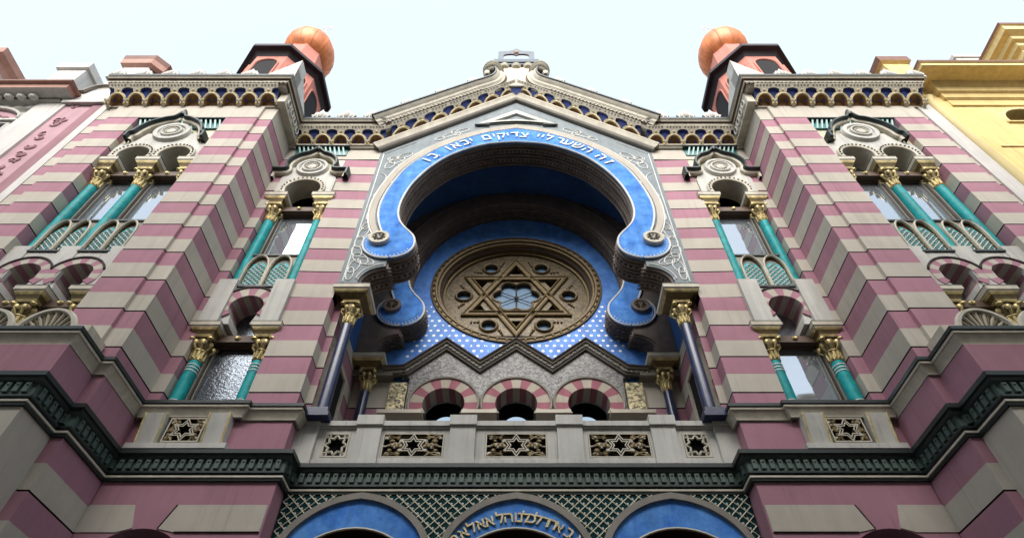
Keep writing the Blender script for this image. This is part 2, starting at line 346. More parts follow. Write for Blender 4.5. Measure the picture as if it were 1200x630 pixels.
# ---- window stacks
def horseshoe(cx,zc,r,zb):   # arch opening notch from right foot to left foot
    a=-math.degrees(math.asin(min(.8,(zc-zb)/r)))
    return [(cx+r*cos(R(a)),zb)]+arc(cx,zc,r,a,180-a,22)[1:-1]+[(cx-r*cos(R(a)),zb)]
def stack(n,xs,Dw,x0,x1,ri,ro,rip=False):
    xc=sum(xs)/n; half=(xs[1]-xs[0])/2 if n>1 else .535
    cols=[x-half for x in xs]+[xs[-1]+half]
    parts=[]
    zc=10.21 if n==1 else 10.13
    # lower arcade
    out=[(x0,9.75),(x0,10.80),(x1,10.80),(x1,9.75)]
    for x in reversed(xs): out+=horseshoe(x,zc,ri+.004,9.75)
    mb=MB(); mb.prism(out,Dw,Dw+.42,m=0)
    for x in xs:
        nv=13; a0,a1=-38,218
        for i in range(nv):
            b0=a0+(a1-a0)*i/nv; b1=a0+(a1-a0)*(i+1)/nv
            A=[q for q in arc(x,zc,ri,b0,b1,4)]; B=arc(x,zc,ro,b1,b0,4)
            if n>1: B=[(max(x-half+.001,min(x+half-.001,a)),b) for a,b in B]
            poly=[(a,max(9.755,b)) for a,b in A+B]
            if max(b for a,b in poly)<9.80: continue
            mb.prism(poly,Dw-.03,Dw+.41,m=1+i%2)
        rr=arc(x,zc,ro,-15 if n==1 else math.degrees(math.acos(min(1,half/(ro+.012)))),195 if n==1 else 180-math.degrees(math.acos(min(1,half/(ro+.012)))),22)
        mb.face(rr,[(0,Dw),(0,Dw-.05),(-.03,Dw-.05),(-.03,Dw)],mats=[3]*3)
    ar=build('window_arch',mb,['white_stone','pink','grey','joint'],syn); parts.append(ar)
    # pedestal blocks, ledge
    for x in cols:
        mb=MB(); mb.box(x-.175,x+.175,Dw-(.075 if n==1 else .018),Dw+.05,9.752,10.97)
        mb.box(x-.15,x+.15,Dw+.1,Dw+.42,9.46,9.74)
        parts.append(build('pedestal',mb,['white_stone'],syn))
    for a,b in zip(cols,cols[1:]):
        mb=MB(); mb.box(a+.16,b-.16,Dw-.03,Dw+.3,10.802,10.845); parts.append(build('ledge',mb,['dark_metal'],syn))
    # balustrade panels
    for a,b in zip(cols,cols[1:]):
        mb=MB(); xa,xb=a+.08,b-.08; w=(xb-xa)/2; y=Dw+.07
        mb.box(xa,xb,y+.06,y+.1,10.845,12.004,0)
        for k in (0,1):
            c=xa+w*(k+.5); r=w*.5
            pts=[(c-r*.86,10.85),(c-r*.86,11.5)]+[(c-r*.86+r*.86*(1-cos(R(t))),11.5+.42*sin(R(t))) for t in (20,40,60,75,90)]
            pts=pts+[(2*c-q[0],q[1]) for q in reversed(pts[:-1])]
            mb.face(pts,[(0,y+.06),(0,y-.02),(.017,y-.032),(.034,y-.02),(.034,y+.06)],mats=[1]*4)
            mb.face(pts,[(-.012,y+.06),(-.012,y+.02),(0,y+.02)],mats=[2]*2)
            # trellis
            mb.add([(c-r*.84,y+.045,10.85),(c+r*.84,y+.045,10.85),(c+r*.84,y+.045,11.5),(c+r*.5,y+.045,11.7),(c,y+.045,11.8),(c-r*.5,y+.045,11.7),(c-r*.84,y+.045,11.5)],[(0,1,2,3,4,5,6)],3)
            st=.078; zt=10.85
            for s_ in (-1,1):
                q=-1.2
                while q<1.2:
                    # line x=c+q+s*t ; clip to panel box
                    seg=[]
                    for i in range(0,47):
                        z=zt+i*.02; x=c+q+s_*(i*.02)
                        top=11.5+(1-abs(x-c)/(r*.84))*.30
                        if abs(x-c)<r*.8 and z<top: seg.append((x,y+.035,z))
                    if len(seg)>1: mb.tube([seg[0],seg[-1]],.0105,4,m=4)
                    q+=st*1.42
        parts.append(build('balustrade',mb,['frame','cream','dull_gold','teal_bright','paint_white'],syn))
        mb=MB(); mb.box(a+.07,b-.07,Dw+.10,Dw+.24,12.005,12.05)
        parts.append(build('balustrade_rail',mb,['dark_metal'],syn))
    # windows: frame > pane, transom
    for a,b in zip(cols,cols[1:]):
        for (z0,z1,zt,zarch,r) in ((7.80,9.47,9.5,10.13,ri+.05),(12.02,13.84,13.9,14.47,.4)):
            y=Dw+(.32 if n==1 else .29); xa,xb=a+.02,b-.02
            mb=MB()
            for (q0,q1) in ((xa,xa+.11),(xb-.11,xb)): mb.box(q0,q1,y-.10,y+.02,z0,z1)
            for (q0,q1) in ((xa+.11,xa+.16),(xb-.16,xb-.11)): mb.box(q0,q1,y-.05,y+.02,z0,z1)
            mb.box(xa+.11,xb-.11,y-.06,y+.02,z0,z0+.06)
            wf=build('window',mb,['frame'],syn); parts.append(wf)
            mb=MB(); mb.box(xa+.1,xb-.1,y,y+.01,z0,z1+.1); mb.box(xa-.02,xb+.02,y+.1,y+.11,z1+.1,zarch+r+.1)
            build('pane',mb,['rippled_glass' if (rip and z0<9) else 'glass'],wf)
            mb=MB(); mb.box(xa,xb,y-.16,y+.02,z1,z1+.15,0); mb.box(xa,xb,y-.17,y,z1-.03,z1-.005,0)
            mb.lathe(((a+b)/2,y-.17,z1+.075),[(0,-.025),(.03,-.03),(.055,0)],8,1,axis='y')
            build('transom',mb,['brown_frame','gold'],wf)
            mb=MB(); mb.box(xa+.1,xa+.14,y-.05,y-.005,z0+.06,z1); mb.box(xb-.14,xb-.1,y-.05,y-.005,z0+.06,z1); mb.box(xa+.1,xb-.1,y-.05,y-.005,z1-.06,z1-.03)
            build('sash',mb,['brown_frame'],wf)
    # crown
    ru=.41 if n==1 else .34; zu=14.45
    out=[(x0,14.27),(x0,16.16),(x1,16.16),(x1,14.27)]
    for x in reversed(xs): out+=horseshoe(x,zu,ru,14.27)
    mb=MB(); mb.prism(out,Dw+.02,Dw+.42,m=0)
    cr=build('crown',mb,['mosaic'],syn); parts.append(cr)
    mb=MB()
    # smooth cream tympanum with beaded arch rim
    for x in xs:
        A=horseshoe(x,zu,ru,14.272); 
        mb.face(A,[(-.005,Dw+.42),(-.005,Dw-.06),(.02,Dw-.075),(.10,Dw-.075),(.115,Dw-.05),(.115,Dw+.02)],mats=[0]*5,left=False)
        for i in range(17):
            t=R(-8+196*i/16); mb.ball((x+(ru+.06)*cos(t),Dw-.078,zu+(ru+.06)*sin(t)),.024,.02,.024,6,1)
    if n==1: tymp=[(x0+.02,14.275),(x0+.02,14.95),(xc-.62,15.05),(xc-.48,15.2),(xc-.5,15.5),(xc+.5,15.5),(xc+.48,15.2),(xc+.62,15.05),(x1-.02,14.95),(x1-.02,14.275)]
    else: tymp=[(x0+.04,14.275),(x0+.04,14.75),(xc-.95,14.95),(xc-.7,15.1),(xc-.55,15.5),(xc+.55,15.5),(xc+.7,15.1),(xc+.95,14.95),(x1-.04,14.75),(x1-.04,14.275)]
    o2=list(tymp)
    for x in reversed(xs): pass
    # notch openings
    bottom=[]
    for x in xs: bottom+= list(reversed(horseshoe(x,zu,ru+.05,14.275)))
    poly=bottom+list(reversed(tymp))
    mb.prism(poly,Dw-.03,Dw+.02,m=2)
    build('tympanum',mb,['cream','dark_metal','white_stone'],cr)
    zm=15.44 if n==1 else 15.5; rm=.40 if n==1 else .43
    mb=MB(); mb.lathe((xc,Dw-.03,zm),[(0,-.075),(.08,-.08),(.15,-.06),(.16,-.03),(.17,-.03),(.20,-.09),(.235,-.09),(.25,-.03),(.29,-.03),(.31,-.075),(rm-.03,-.075),(rm,0)],28,0,axis='y')
    for i in range(14): t=2*PI*i/14; mb.ball((xc+.125*cos(t),Dw-.10,zm+.125*sin(t)),.03,.03,.03,6,1)
    build('medallion',mb,['white_stone','cream'],cr)
    if n==1: h=[(-.86,14.93),(-.86,15.16),(-.60,15.16),(-.50,15.26),(-.54,15.46),(-.50,15.68),(-.36,15.88),(-.16,16.0),(0,16.20)]
    else: h=[(-.80,15.06),(-.80,15.24),(-.72,15.30),(-.66,15.52),(-.52,15.78),(-.28,15.98),(-.1,16.06),(0,16.26)]
    pts=h[:2]+spline(h[1:],4)[1:]; pts=[(xc+a,b) for a,b in pts]; pts=pts+[(2*xc-a,b) for a,b in reversed(pts[:-1])]
    mb=MB(); mb.face(pts,[(-.0,Dw),(-.0,Dw-.13),(.03,Dw-.20),(.07,Dw-.20),(.09,Dw-.16),(.09,Dw)],mats=[0]*5)
    mb.face(pts,[(-.05,Dw-.0),(-.05,Dw-.10),(-.0,Dw-.12)],mats=[1]*2)
    mb.ball((xc,Dw-.17,16.24 if n==1 else 16.3),.05,.05,.09,8,0)
    build('ogee_moulding',mb,['dark_metal','cream'],cr)
    # teal hatch frieze
    h0,h1=(16.17,16.50) if n==1 else (15.80,16.15)
    mb=MB(); mb.box(x0+.02,x1-.02,Dw-.02,Dw+.1,h0,h1,0); mb.box(x0-.02,x1+.02,Dw-.12,Dw+.1,h1,h1+.03,2)
    x=x0+.05
    while x<x1-.12:
        mb.add([(x,Dw-.025,h0+.01),(x+.04,Dw-.025,h0+.01),(x+.12,Dw-.09,h1-.01),(x+.08,Dw-.09,h1-.01),(x,Dw+.02,h0+.01),(x+.04,Dw+.02,h0+.01),(x+.12,Dw,h1-.01),(x+.08,Dw,h1-.01)],[(0,1,2,3),(0,3,7,4),(1,5,6,2)],1); x+=.11
    parts.append(build('hatched_frieze',mb,['teal_dark','hatch_white','dark_metal'],syn))
    for o in parts:
        if n>1: o.location.z=-.2
        mirror(o)
stack(1,[4.92],7.0,4.24,5.58,.31,.54)
stack(2,[7.43,8.32],6.08,6.84,8.91,.30,.455)
# the left lower single window has rippled glass
for o in bpy.data.objects:
    if o.name.startswith('pane') and o.parent.scale.x<0 and False: pass

# ---- friezes: corbel tables with brown and blue niches
def frieze_unit(mb,x0,yb,z0,p,slope=0,last=False):
    # one bay of the corbel table: leaning slab with a brown squinch below and a blue fan above each joint
    k=.70; mb.X=Matrix(((1,0,0,x0),(0,1,-k,yb),(-slope,0,1,z0),(0,0,0,1)))
    h=p/2; f=-.085
    A=arc(0,.015,.178,0,180,14)
    fan=[(h,.105)]+[(.222*cos(R(t)),.02+.222*sin(R(t))) for t in (24,36,48,60,70)]+[(.085,.285)]+[(h-(h-.085)*cos(R(t)),.285+.055*sin(R(t))) for t in (25,50,75,90)]
    mir=[(-a_,b_) for a_,b_ in reversed(fan)]
    out=[(-.178,-.02),(-h,-.02)]+mir[-1:]+list(reversed(mir[:-1]))[:0]
    # plate: outline follows the half fans at both sides, arch notch at the foot
    R_=[(.178,-.02),(h,-.02),(h,.105)]+fan[1:]+[(h,.43)]
    L_=[(-a_,b_) for a_,b_ in reversed(R_)]
    mb.prism(R_+L_+list(reversed(A)),f,f+.03,m=0)
    mb.face([(.178,-.02)]+A+[(-.178,-.02)],[(0,f),(-.02,.0),(-.05,.06)],mats=[2,2],left=False)
    mb.add([(-.24,.03,-.03),(.24,.03,-.03),(.24,.03,.21),(-.24,.03,.21)],[(0,1,2,3)],2)
    for sg in (1,-1):
        mb.face([(a_*sg,b_) for a_,b_ in fan],[(0,f),(0,-.02)],mats=[3])
        mb.add([(sg*h,-.025,.09),(sg*.07,-.025,.09),(sg*.07,-.025,.35),(sg*h,-.025,.35)],[(0,1,2,3)],3)
        mb.tube([(a_*sg,f-.004,b_) for a_,b_ in fan[1:7]],.011,4,m=1)
    mb.tube([(a_,f-.008,b_) for a_,b_ in arc(0,.015,.19,-4,184,14)],.020,5,m=1)
    for q in range(5): mb.ball((-.16+.08*q,f-.01,.395),.026,.02,.022,6,0)
    mb.ball((0,f-.012,.275),.032,.02,.03,6,1)
    for t in range(4):
        q=PI/4+t*PI/2; mb.ball((h+.052*cos(q),f-.035,.0+.052*sin(q)),.034,.028,.034,6,1)
    mb.ball((h,f-.05,0),.028,.025,.028,6,0); mb.ball((h,f+.03,-.06),.04,.07,.05,6,0)
    mb.X=None
FM=['cream','pale_gold','brown_niche','navy_niche']
P=.457
mb=MB(); x=5.40
while x>3.45: frieze_unit(mb,x,7.0,16.64,P); x-=P
mirror(build('corbel_frieze',mb,FM,syn))
mb=MB(); x=5.79+.02+P/2
while x<9.85: frieze_unit(mb,x,5.98,16.64,P); x+=P
mirror(build('corbel_frieze',mb,FM,syn))
mb=MB(); mb.box(5.60,5.79,5.84,7.0,16.60,17.08,0)
for k in range(4):
    mb.tube([(5.58,6.0+.22*k+.07*cos(t/8*2*PI),16.83+.14*sin(t/8*2*PI)) for t in range(8)],.02,5,True,1)
fr=build('carved_panel',mb,['cream','white_stone'],syn); mirror(fr)
SL=.92
mb=MB()
k=0
while .22+k*P<3.35:
    x=.25+k*P; frieze_unit(mb,x,7.0,16.64+(3.44-x)*SL,P,SL); k+=1
fr=build('gable_frieze',mb,FM,syn); mirror(fr)
mb=MB(); mb.X=Matrix(((1,0,0,0),(0,1,-.7,7.0),(0,0,1,19.62),(0,0,0,1)))
mb.prism([(-.27,-.1),(.27,-.1),(.27,.34),(-.27,.34)],-.06,.0,m=0)
fn=[(0,.08),(.10,.13),(.20,.20),(.25,.27),(.20,.30),(.15,.285),(.10,.335),(.05,.315),(0,.36)]; fn=fn+[(-a_,b_) for a_,b_ in reversed(fn[1:-1])]
mb.prism(fn,-.075,-.05,m=1); mb.tube([(a_,-.078,b_) for a_,b_ in fn],.012,4,True,m=2); mb.X=None
build('apex_niche',mb,['cream','navy_niche','gold'],syn)

# backing attic walls behind friezes
mb=MB(); mb.box(3.42,5.79,7.0,7.4,16.62,17.3); mb.box(5.79,9.96,5.98,6.6,16.62,17.3); mirror(build('attic_wall',mb,['grey'],syn))
mb=MB(); mb.prism([(3.46,16.3),(0,19.5),(-3.46,16.3),(-3.46,17.1),(0,20.3),(3.46,17.1)],7.064,7.3); build('attic_wall',mb,['grey'],syn)

# ---- main cornices
cp=[(-.1,17.05),(.26,17.05),(.27,17.07),(.30,17.075),(.30,17.11),(.34,17.12),(.36,17.15),(.36,17.17),(.41,17.19),(.44,17.24),(.46,17.25),(.46,17.335),(-.15,17.37)]
cm=[0,0,0,1,1,0,0,1,0,0,2,2]
mb=MB(); mb.plan([(3.36,6.98),(5.93,6.98),(5.93,5.93),(9.98,5.93)],cp,mats=cm)
x=5.62
while x<9.95: mb.box(x,x+.05,5.58,5.62,17.09,17.14,0); x+=.1
x=3.4
while x<5.6: mb.box(x,x+.05,6.63,6.67,17.09,17.14,0); x+=.1
mirror(build('cornice',mb,['cream','brown_frame','dark_metal'],syn))
# raking cornice curling up to the finial
rk=[(3.46,17.0),(.95,17.0+2.51*SL)]+spline([(.95,17.0+2.51*SL),(.62,19.58),(.38,19.85),(.26,20.22),(.27,20.6),(.37,20.86)],4)[1:]
gp=[(-.02,7.0),(-.02,6.71),(0,6.69),(.02,6.66),(.06,6.64),(.07,6.60),(.12,6.58),(.15,6.54),(.22,6.52),(.26,6.46),(.31,6.43),(.31,6.40),(.36,6.40),(.38,7.2)]
mb=MB(); mb.face(rk,gp,mats=[0,0,0,1,1,0,0,0,0,0,2,2,2],left=False)
for i in range(26):
    x=3.3-i*.092; z=17.0+(3.46-x)*SL+.10; mb.box(x-.02,x+.02,6.57,6.62,z+.0,z+.05,0)
mirror(build('raking_cornice',mb,['cream','brown_frame','dark_metal'],syn))
mb=MB(); mb.prism([(-.40,19.9),(-.28,20.3),(-.36,20.9),(-.40,21.35),(.40,21.35),(.36,20.9),(.28,20.3),(.40,19.9)],6.68,7.1)
build('finial_neck',mb,['cream'],syn)
for k in (0,):
    mb=MB()
    for j,(r,z) in enumerate(((.20,20.62),(.27,20.72),(.29,20.84),(.26,20.96),(.18,21.05))):
        mb.lathe((.70,6.62,z),[(r-.05,-.06),(r,-.03),(r+.015,0),(r,.03),(r-.05,.06)],18)
    mb.lathe((.70,6.62,20.6),[(0,0),(.2,0),(.2,.5),(0,.52)],14); mb.ball((.86,6.55,20.5),.10,.08,.14,8)
    mirror(build('volute',mb,['cream'],syn))
mb=MB(); mb.box(-.72,.72,6.62,7.15,21.42,21.56,0); mb.box(-.74,.74,6.59,7.2,21.56,21.68,0); mb.box(-.70,.70,6.62,7.15,21.68,21.9,0)
for x in (-.36,0,.36): mb.lathe((x,6.72,21.34),[(.17,.08),(.13,-.02),(0,-.06)],12,1)
top=build('finial',mb,['slate_dark','cream'],syn)
fo=spline([(.56,21.9),(.57,22.55),(.45,22.66),(.2,22.70),(0,22.92)],4); fi=spline([(.40,21.9),(.40,22.28),(.30,22.40),(.1,22.42),(0,22.32)],4)
mb=MB(); mb.prism(sym(fo)+list(reversed(sym(fi))),6.64,6.69,m=0,ms=1,back=True)
mb.face(sym(fi),[(-.002,6.642),(-.002,6.688)],mats=[1]); mb.ball((0,6.64,22.52),.09,.06,.10,10,1)
build('finial_frame',mb,['slate','copper_pink'],top)
# acroteria along the cornice tops
def palmette(mb,x,y,z,s):
    out=spline([(.30,0),(.26,.18),(.33,.30),(.24,.36),(.20,.52),(.10,.55),(0,.76)],3); o=sym(out)
    mb.prism([(x+a*s,z+b*s) for a,b in o],y,y+.16*s,back=True)
    mb.ball((x,y,z+.3*s),.1*s,.08*s,.22*s,8)
    for q in (-1,1): mb.ball((x+q*.17*s,y,z+.22*s),.06*s,.06*s,.13*s,8)
ac=MB()
def acro(x,y,z,s):
    mb=MB(); palmette(mb,x,y,z,s); mirror(build('acroterion',mb,['white_stone'],syn))
for i in range(3): acro(3.75+.68*i,6.56,17.34,.75)
for i in range(3):
    x=2.9-i*.85; acro(x,6.50,17.56+(3.46-x)*SL,.62)
for i in range(6): acro(6.62+.66*i,5.53,17.34,.7)
mb=MB(); mb.prism([(5.50,17.36),(6.35,17.36),(5.56,18.55)],5.56,5.85,back=True); mb.add([(5.56,5.58,18.55),(5.5,5.56,17.36),(5.5,6.6,17.36),(5.58,5.75,18.5)],[(0,1,2,3)]); mb.prism([(5.52,17.36),(5.6,17.36),(5.6,18.5),(5.54,18.5)],5.6,5.9,back=True)
mirror(build('corner_acroterion',mb,['white_stone'],syn))

# ------------------------------------------------------------------ gable panel and arches
con=[(3.04,10.85),(3.04,11.02)]+arc(2.55,11.02,.49,15,88,7)+[(2.58,11.515),(2.58,11.70)]+spline([(2.52,11.735),(2.38,11.77),(2.22,11.88),(2.12,12.05),(2.09,12.24),(2.13,12.47),(2.24,12.67),(2.39,12.88),(2.52,13.14),(2.59,13.5),(2.575,14.0),(2.47,14.58),(2.31,15.06),(2.09,15.53),(1.72,16.08),(1.22,16.52),(.68,16.80),(0,16.90)],4)
full=sym(con)
def arch_front(y0):
    mb=MB()
    mb.prism([(3.42,10.86),(3.42,16.36),(0,19.52),(-3.42,16.36),(-3.42,10.86)]+list(reversed([(a,b) for a,b in full])),y0,y0+.05,m=0)
    return mb
panel=build('gable_panel',arch_front(7.012),['grey_panel'],syn,'grey gable panel with white strapwork')
mb=MB(); o=sym([(3.42,10.85),(3.42,13.6)]+arc(0,14.1,3.42,0,90,20)); mb.prism(o+list(reversed([(a,b) for a,b in full])),8.79,8.84,m=0)
build('inner_panel',mb,['carved_brown'],syn)
outer=spline([(2.80,12.60),(2.95,13.05),(3.03,13.55),(3.01,14.1),(2.88,14.8),(2.64,15.55),(2.16,16.32),(1.72,16.78),(1.23,17.16),(.73,17.46),(0,17.70)],4)
lobe=arc(2.62,12.27,.535,-97,20,12)
inner=[q for q in con if True]
i0=next(i for i,q in enumerate(con) if abs(q[0]-2.52)<1e-3 and q[1]<12)
inn=con[i0:]
half_out=[(a,b) for a,b in lobe]+[(3.02,12.60),(2.86,12.62)]+outer
def blue_band(y0,thick):
    mb=MB(); ring=sym(half_out)+list(reversed(sym(inn)))
    mb.prism(ring,y0-thick,y0+.01,m=0)
    for path in (sym(inn),sym(half_out)):
        mb.tube([(a,y0-thick,b) for a,b in path],.022,5,m=1)
    # bead row round the lobes
    for s_ in (1,-1):
        for i in range(20):
            t=R(-150+185*i/19); mb.ball((s_*(2.62+.475*cos(t)),y0-thick,12.27+.475*sin(t)),.018,.015,.018,5,1)
    return mb
def soffit(y0,y1):
    mb=MB(); n=len(full); pr=[(0,y0)]
    w=(y1-y0); k=7
    for i in range(k):
        a=y0+w*(i+.0)/k
        pr+=[(.0,a+.01),(.035,a+w/k*.25),(.035,a+w/k*.6),(-.03,a+w/k*.75),(-.03,a+w/k*.93)]
    pr.append((0,y1)); mb.face(full,pr,mats=[0]*(len(pr)-1))
    # dentils cut along the ribs
    cum=0; last=None
    for i in range(len(full)-1):
        a=Vector(full[i]); b=Vector(full[i+1]); d=(b-a); L_=d.length
        if L_<1e-4: continue
        d/=L_; nn=Vector((-d.y,d.x)); t=(.11-cum)
        while t<L_:
            c=a+d*t
            for yy in (y0+w*.22,y0+w*.64):
                q=[(c+d*.03+nn*.012),(c-d*.03+nn*.012)]
                mb.add([(q[0].x,yy,q[0].y),(q[1].x,yy,q[1].y),(q[1].x+nn.x*.035,yy,q[1].y+nn.y*.035),(q[0].x+nn.x*.035,yy,q[0].y+nn.y*.035),
                        (q[0].x,yy+w*.09,q[0].y),(q[1].x,yy+w*.09,q[1].y),(q[1].x+nn.x*.035,yy+w*.09,q[1].y+nn.y*.035),(q[0].x+nn.x*.035,yy+w*.09,q[0].y+nn.y*.035)],
                       [(0,1,2,3),(4,5,6,7),(3,2,6,7),(0,3,7,4),(1,2,6,5)],0)
            t+=.11
        cum=(cum+L_)%.11
    return mb
for nm,y0,y1 in (('front',7.012,7.62),('inner',8.79,9.24)):
    bb=blue_band(y0,.045)
    if nm=='inner':
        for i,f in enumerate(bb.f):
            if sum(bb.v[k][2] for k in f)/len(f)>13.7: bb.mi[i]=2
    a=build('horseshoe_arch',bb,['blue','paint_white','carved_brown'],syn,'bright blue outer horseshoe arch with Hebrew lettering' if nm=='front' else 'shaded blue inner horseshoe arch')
    build('soffit',soffit(y0+.03,y1),['carved_brown'],a)
    for s_ in (1,-1):
        mb=MB(); c=(s_*2.83,y0-.045,12.37); r=.215
        mb.lathe(c,[(0,-.07),(.05,-.075),(.07,-.05),(.13,-.06),(.15,-.085),(r,-.085),(r,0)],22,0,axis='y')
        for i in range(8): t=2*PI*i/8; mb.tube([(c[0]+.03*cos(t),c[1]-.07,c[2]+.03*sin(t)),(c[0]+.125*cos(t),c[1]-.07,c[2]+.125*sin(t))],.014,4,m=1)
        build('rosette',mb,['carved_brown' if nm=='inner' else 'cream','dark_metal' if nm=='front' else 'dull_gold'],a)
    # grey outer moulding running from the rosette
    go=spline([(2.84,12.62),(3.0,13.05),(3.075,13.55),(3.06,14.1),(2.93,14.82),(2.69,15.6),(2.21,16.37),(1.76,16.84),(1.26,17.23),(.75,17.53),(0,17.78)],4)
    if nm=='front':
        mb=MB(); mb.face(sym(go),[(-.02,y0+.01),(-.02,y0-.02),(-.15,y0-.05),(-.16,y0-.03),(-.19,y0-.03),(-.19,y0+.01)],mats=[0,0,0,1,1])
        build('outer_moulding',mb,['grey','paint_white'],a)
    hood=a if nm=='front' else None
    if nm=='front': front_arch=a
# vault between both arches and the porch walls
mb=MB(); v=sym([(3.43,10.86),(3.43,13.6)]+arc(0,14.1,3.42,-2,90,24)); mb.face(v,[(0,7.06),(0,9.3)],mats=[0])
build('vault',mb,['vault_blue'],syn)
mb=MB(); pr,pm=course_prof(6.9,10.84); mb.plan([(3.43,9.30),(3.43,7.27)],pr,mats=pm); pw=build('porch_wall',mb,STR,syn)
mb=MB()
for (y0,y1) in ((7.62,7.70),(8.55,8.63)): mb.box(3.36,3.44,y0,y1,7.5,9.9,0)
mb.box(3.36,3.44,7.70,8.55,9.82,9.9,0); mb.box(3.40,3.434,7.70,8.55,7.5,9.82,1); mb.box(3.37,3.42,8.1,8.15,7.5,9.82,0)
build('side_door',mb,['cream','black_void'],pw); mirror(pw)
mb=MB(); mb.box(3.02,3.43,7.07,7.6,10.855,10.87,0); mb.box(2.76,3.44,6.95,7.62,10.78,10.853,0); mirror(build('impost',mb,['cream'],syn))
mb=MB(); mb.box(2.76,3.43,8.75,9.24,10.78,10.853,0); mirror(build('impost',mb,['grey_panel'],syn))
# strapwork on the grey panel
mb=MB()
def strap(pts,r=.0125): mb.tube([(a,7.006,b) for a,b in pts],r,5,m=0)
def ell(cx,cz,a,b,t,n=20): return [(cx+a*cos(q)*cos(t)-b*sin(q)*sin(t),cz+a*cos(q)*sin(t)+b*sin(q)*cos(t)) for q in [2*PI*i/n for i in range(n+1)]]
strap([(3.33,11.0),(3.33,16.28),(2.6,16.95)]); 
for (cx,cz,a,b,t) in ((2.95,15.95,.22,.12,-.8),(3.1,15.7,.2,.1,-1.3),(2.78,16.2,.2,.1,-.7),(2.98,15.9,.12,.28,-.8),(3.05,16.05,.1,.1,0)): strap(ell(cx,cz,a,b,t))
for (cx,cz,a,b,t) in ((3.22,12.7,.09,.22,.2),(3.25,12.35,.09,.2,0),(3.2,12.95,.08,.15,.4),(3.24,12.0,.1,.2,-.3),(3.12,11.75,.12,.22,-.7),(3.2,11.5,.1,.22,.2),(3.0,11.66,.1,.18,-1.1),(3.24,11.25,.07,.2,0),(3.22,13.4,.045,.2,.05)): strap(ell(cx,cz,a,b,t))
for (cx,cz,a,b,t) in ((1.45,17.62,.22,.08,-.6),(1.75,17.38,.24,.08,-.7),(1.6,17.5,.1,.16,-.6),(2.0,17.16,.14,.07,-.7)): strap(ell(cx,cz,a,b,t))
strap(spline([(2.9,14.9),(3.1,14.6),(3.2,14.1),(3.22,13.7)],5)); strap(spline([(3.25,15.3),(3.1,15.1),(3.16,14.6),(3.27,14.2)],5))
strap([(3.05,11.05),(3.05,11.1)]+arc(2.55,11.02,.55,8,82,8))
st=build('strapwork',mb,['paint_white'],panel); mirror_s=st.copy(); C.objects.link(mirror_s); mirror_s.scale.x=-1
# gable edge moulding and little triangular pediment
mb=MB(); e=[(3.46,16.36),(0,19.54),(-3.46,16.36)]; mb.face(e,[(.0,7.0),(.0,6.93),(.05,6.88),(.16,6.86),(.20,6.83),(.24,6.83),(.24,7.0)],mats=[1,1,0,0,0,0],left=False)
mb.plan([(3.40,6.99),(5.79,6.99)],[(0,16.50),(.03,16.52),(.05,16.56),(.09,16.58),(.09,16.62),(0,16.62)],mats=[1,0,0,0,0]); mb.plan([(-5.79,6.99),(-3.40,6.99)],[(0,16.50),(.03,16.52),(.05,16.56),(.09,16.58),(.09,16.62),(0,16.62)],mats=[1,0,0,0,0])
build('gable_moulding',mb,['cream','frame'],syn)
mb=MB(); t=[(-1.08,17.93),(0,18.86),(1.08,17.93)]+[(.7,18.02),(.35,18.10),(0,18.13),(-.35,18.10),(-.7,18.02)]
ti=[(-.62,18.14),(0,18.64),(.62,18.14),(0,18.24)]
mb.prism(t,6.95,7.02,holes=[ti]); mb.box(-1.12,-.72,6.94,7.0,17.90,17.925,1); mb.box(.72,1.12,6.94,7.0,17.90,17.925,1)
mb.tube([(a,6.96,b) for a,b in [(1.1,17.92),(.7,18.01),(.35,18.085),(0,18.115),(-.35,18.085),(-.7,18.01),(-1.1,17.92)]],.022,5,m=1)
build('pediment',mb,['white_stone','dark_metal'],panel)

# ---- Hebrew inscriptions, letter by letter, right to left
def letters(name,items,y,size,material,parent,ext,rise=0,curvef=None,off=0):
    vs=MB(); kk=0
    dg=None
    for ch,x in items:
        cu=bpy.data.curves.new('letter','FONT'); cu.body=ch; cu.size=size; cu.align_x='CENTER'; cu.extrude=ext; cu.offset=off
        o=bpy.data.objects.new('letter',cu); C.objects.link(o)
        bpy.context.view_layer.update(); dg=bpy.context.evaluated_depsgraph_get()
        me=bpy.data.meshes.new_from_object(o.evaluated_get(dg))
        if ch=='ד':     # bar and leg drawn directly: this glyph's outlines overlap in the font
            zs_=[v.co.y for v in me.vertices]; h_=max(zs_); t_=h_*.17; w_=h_*.42
            out_=[(-w_,h_),(w_,h_),(w_,h_-t_),(w_*.62,h_-t_),(w_*.62,0),(w_*.62-t_,0),(w_*.62-t_,h_-t_),(-w_,h_-t_)]
            vv=[(a_,b_,e_) for e_ in (ext,-ext) for a_,b_ in out_]; bpy.data.meshes.remove(me); me=bpy.data.meshes.new('letter')
            me.from_pydata(vv,[],[(0,1,2,3,6,7),(3,4,5,6),(8+7,8+6,8+3,8+2,8+1,8)]+[(i,i+8,(i+1)%8+8,(i+1)%8) for i in range(8)])
        z,ang=curvef(x)
        kk=kk+1; X=Matrix.Translation((x,y-.0025*(kk%3),z))@Matrix.Rotation(-ang,4,'Y')@Matrix.Rotation(PI/2,4,'X')@Matrix.Diagonal((1.0,1.0,1,1))
        base_=len(vs.v)
        vs.v+=[tuple(X@v.co) for v in me.vertices]; vs.f+=[tuple(i+base_ for i in pl.vertices) for pl in me.polygons]; vs.mi+=[0]*len(me.polygons)
        bpy.data.objects.remove(o); bpy.data.curves.remove(cu); bpy.data.meshes.remove(me)
    return build(name,vs,[material],parent,smooth=0)
def interp(curve,x):
    c=sorted(curve); x=abs(x)
    for (a,b),(c2,d) in zip(c,c[1:]):
        if a<=x<=c2: return b+(d-b)*(x-a)/(c2-a)
    return c[-1][1]
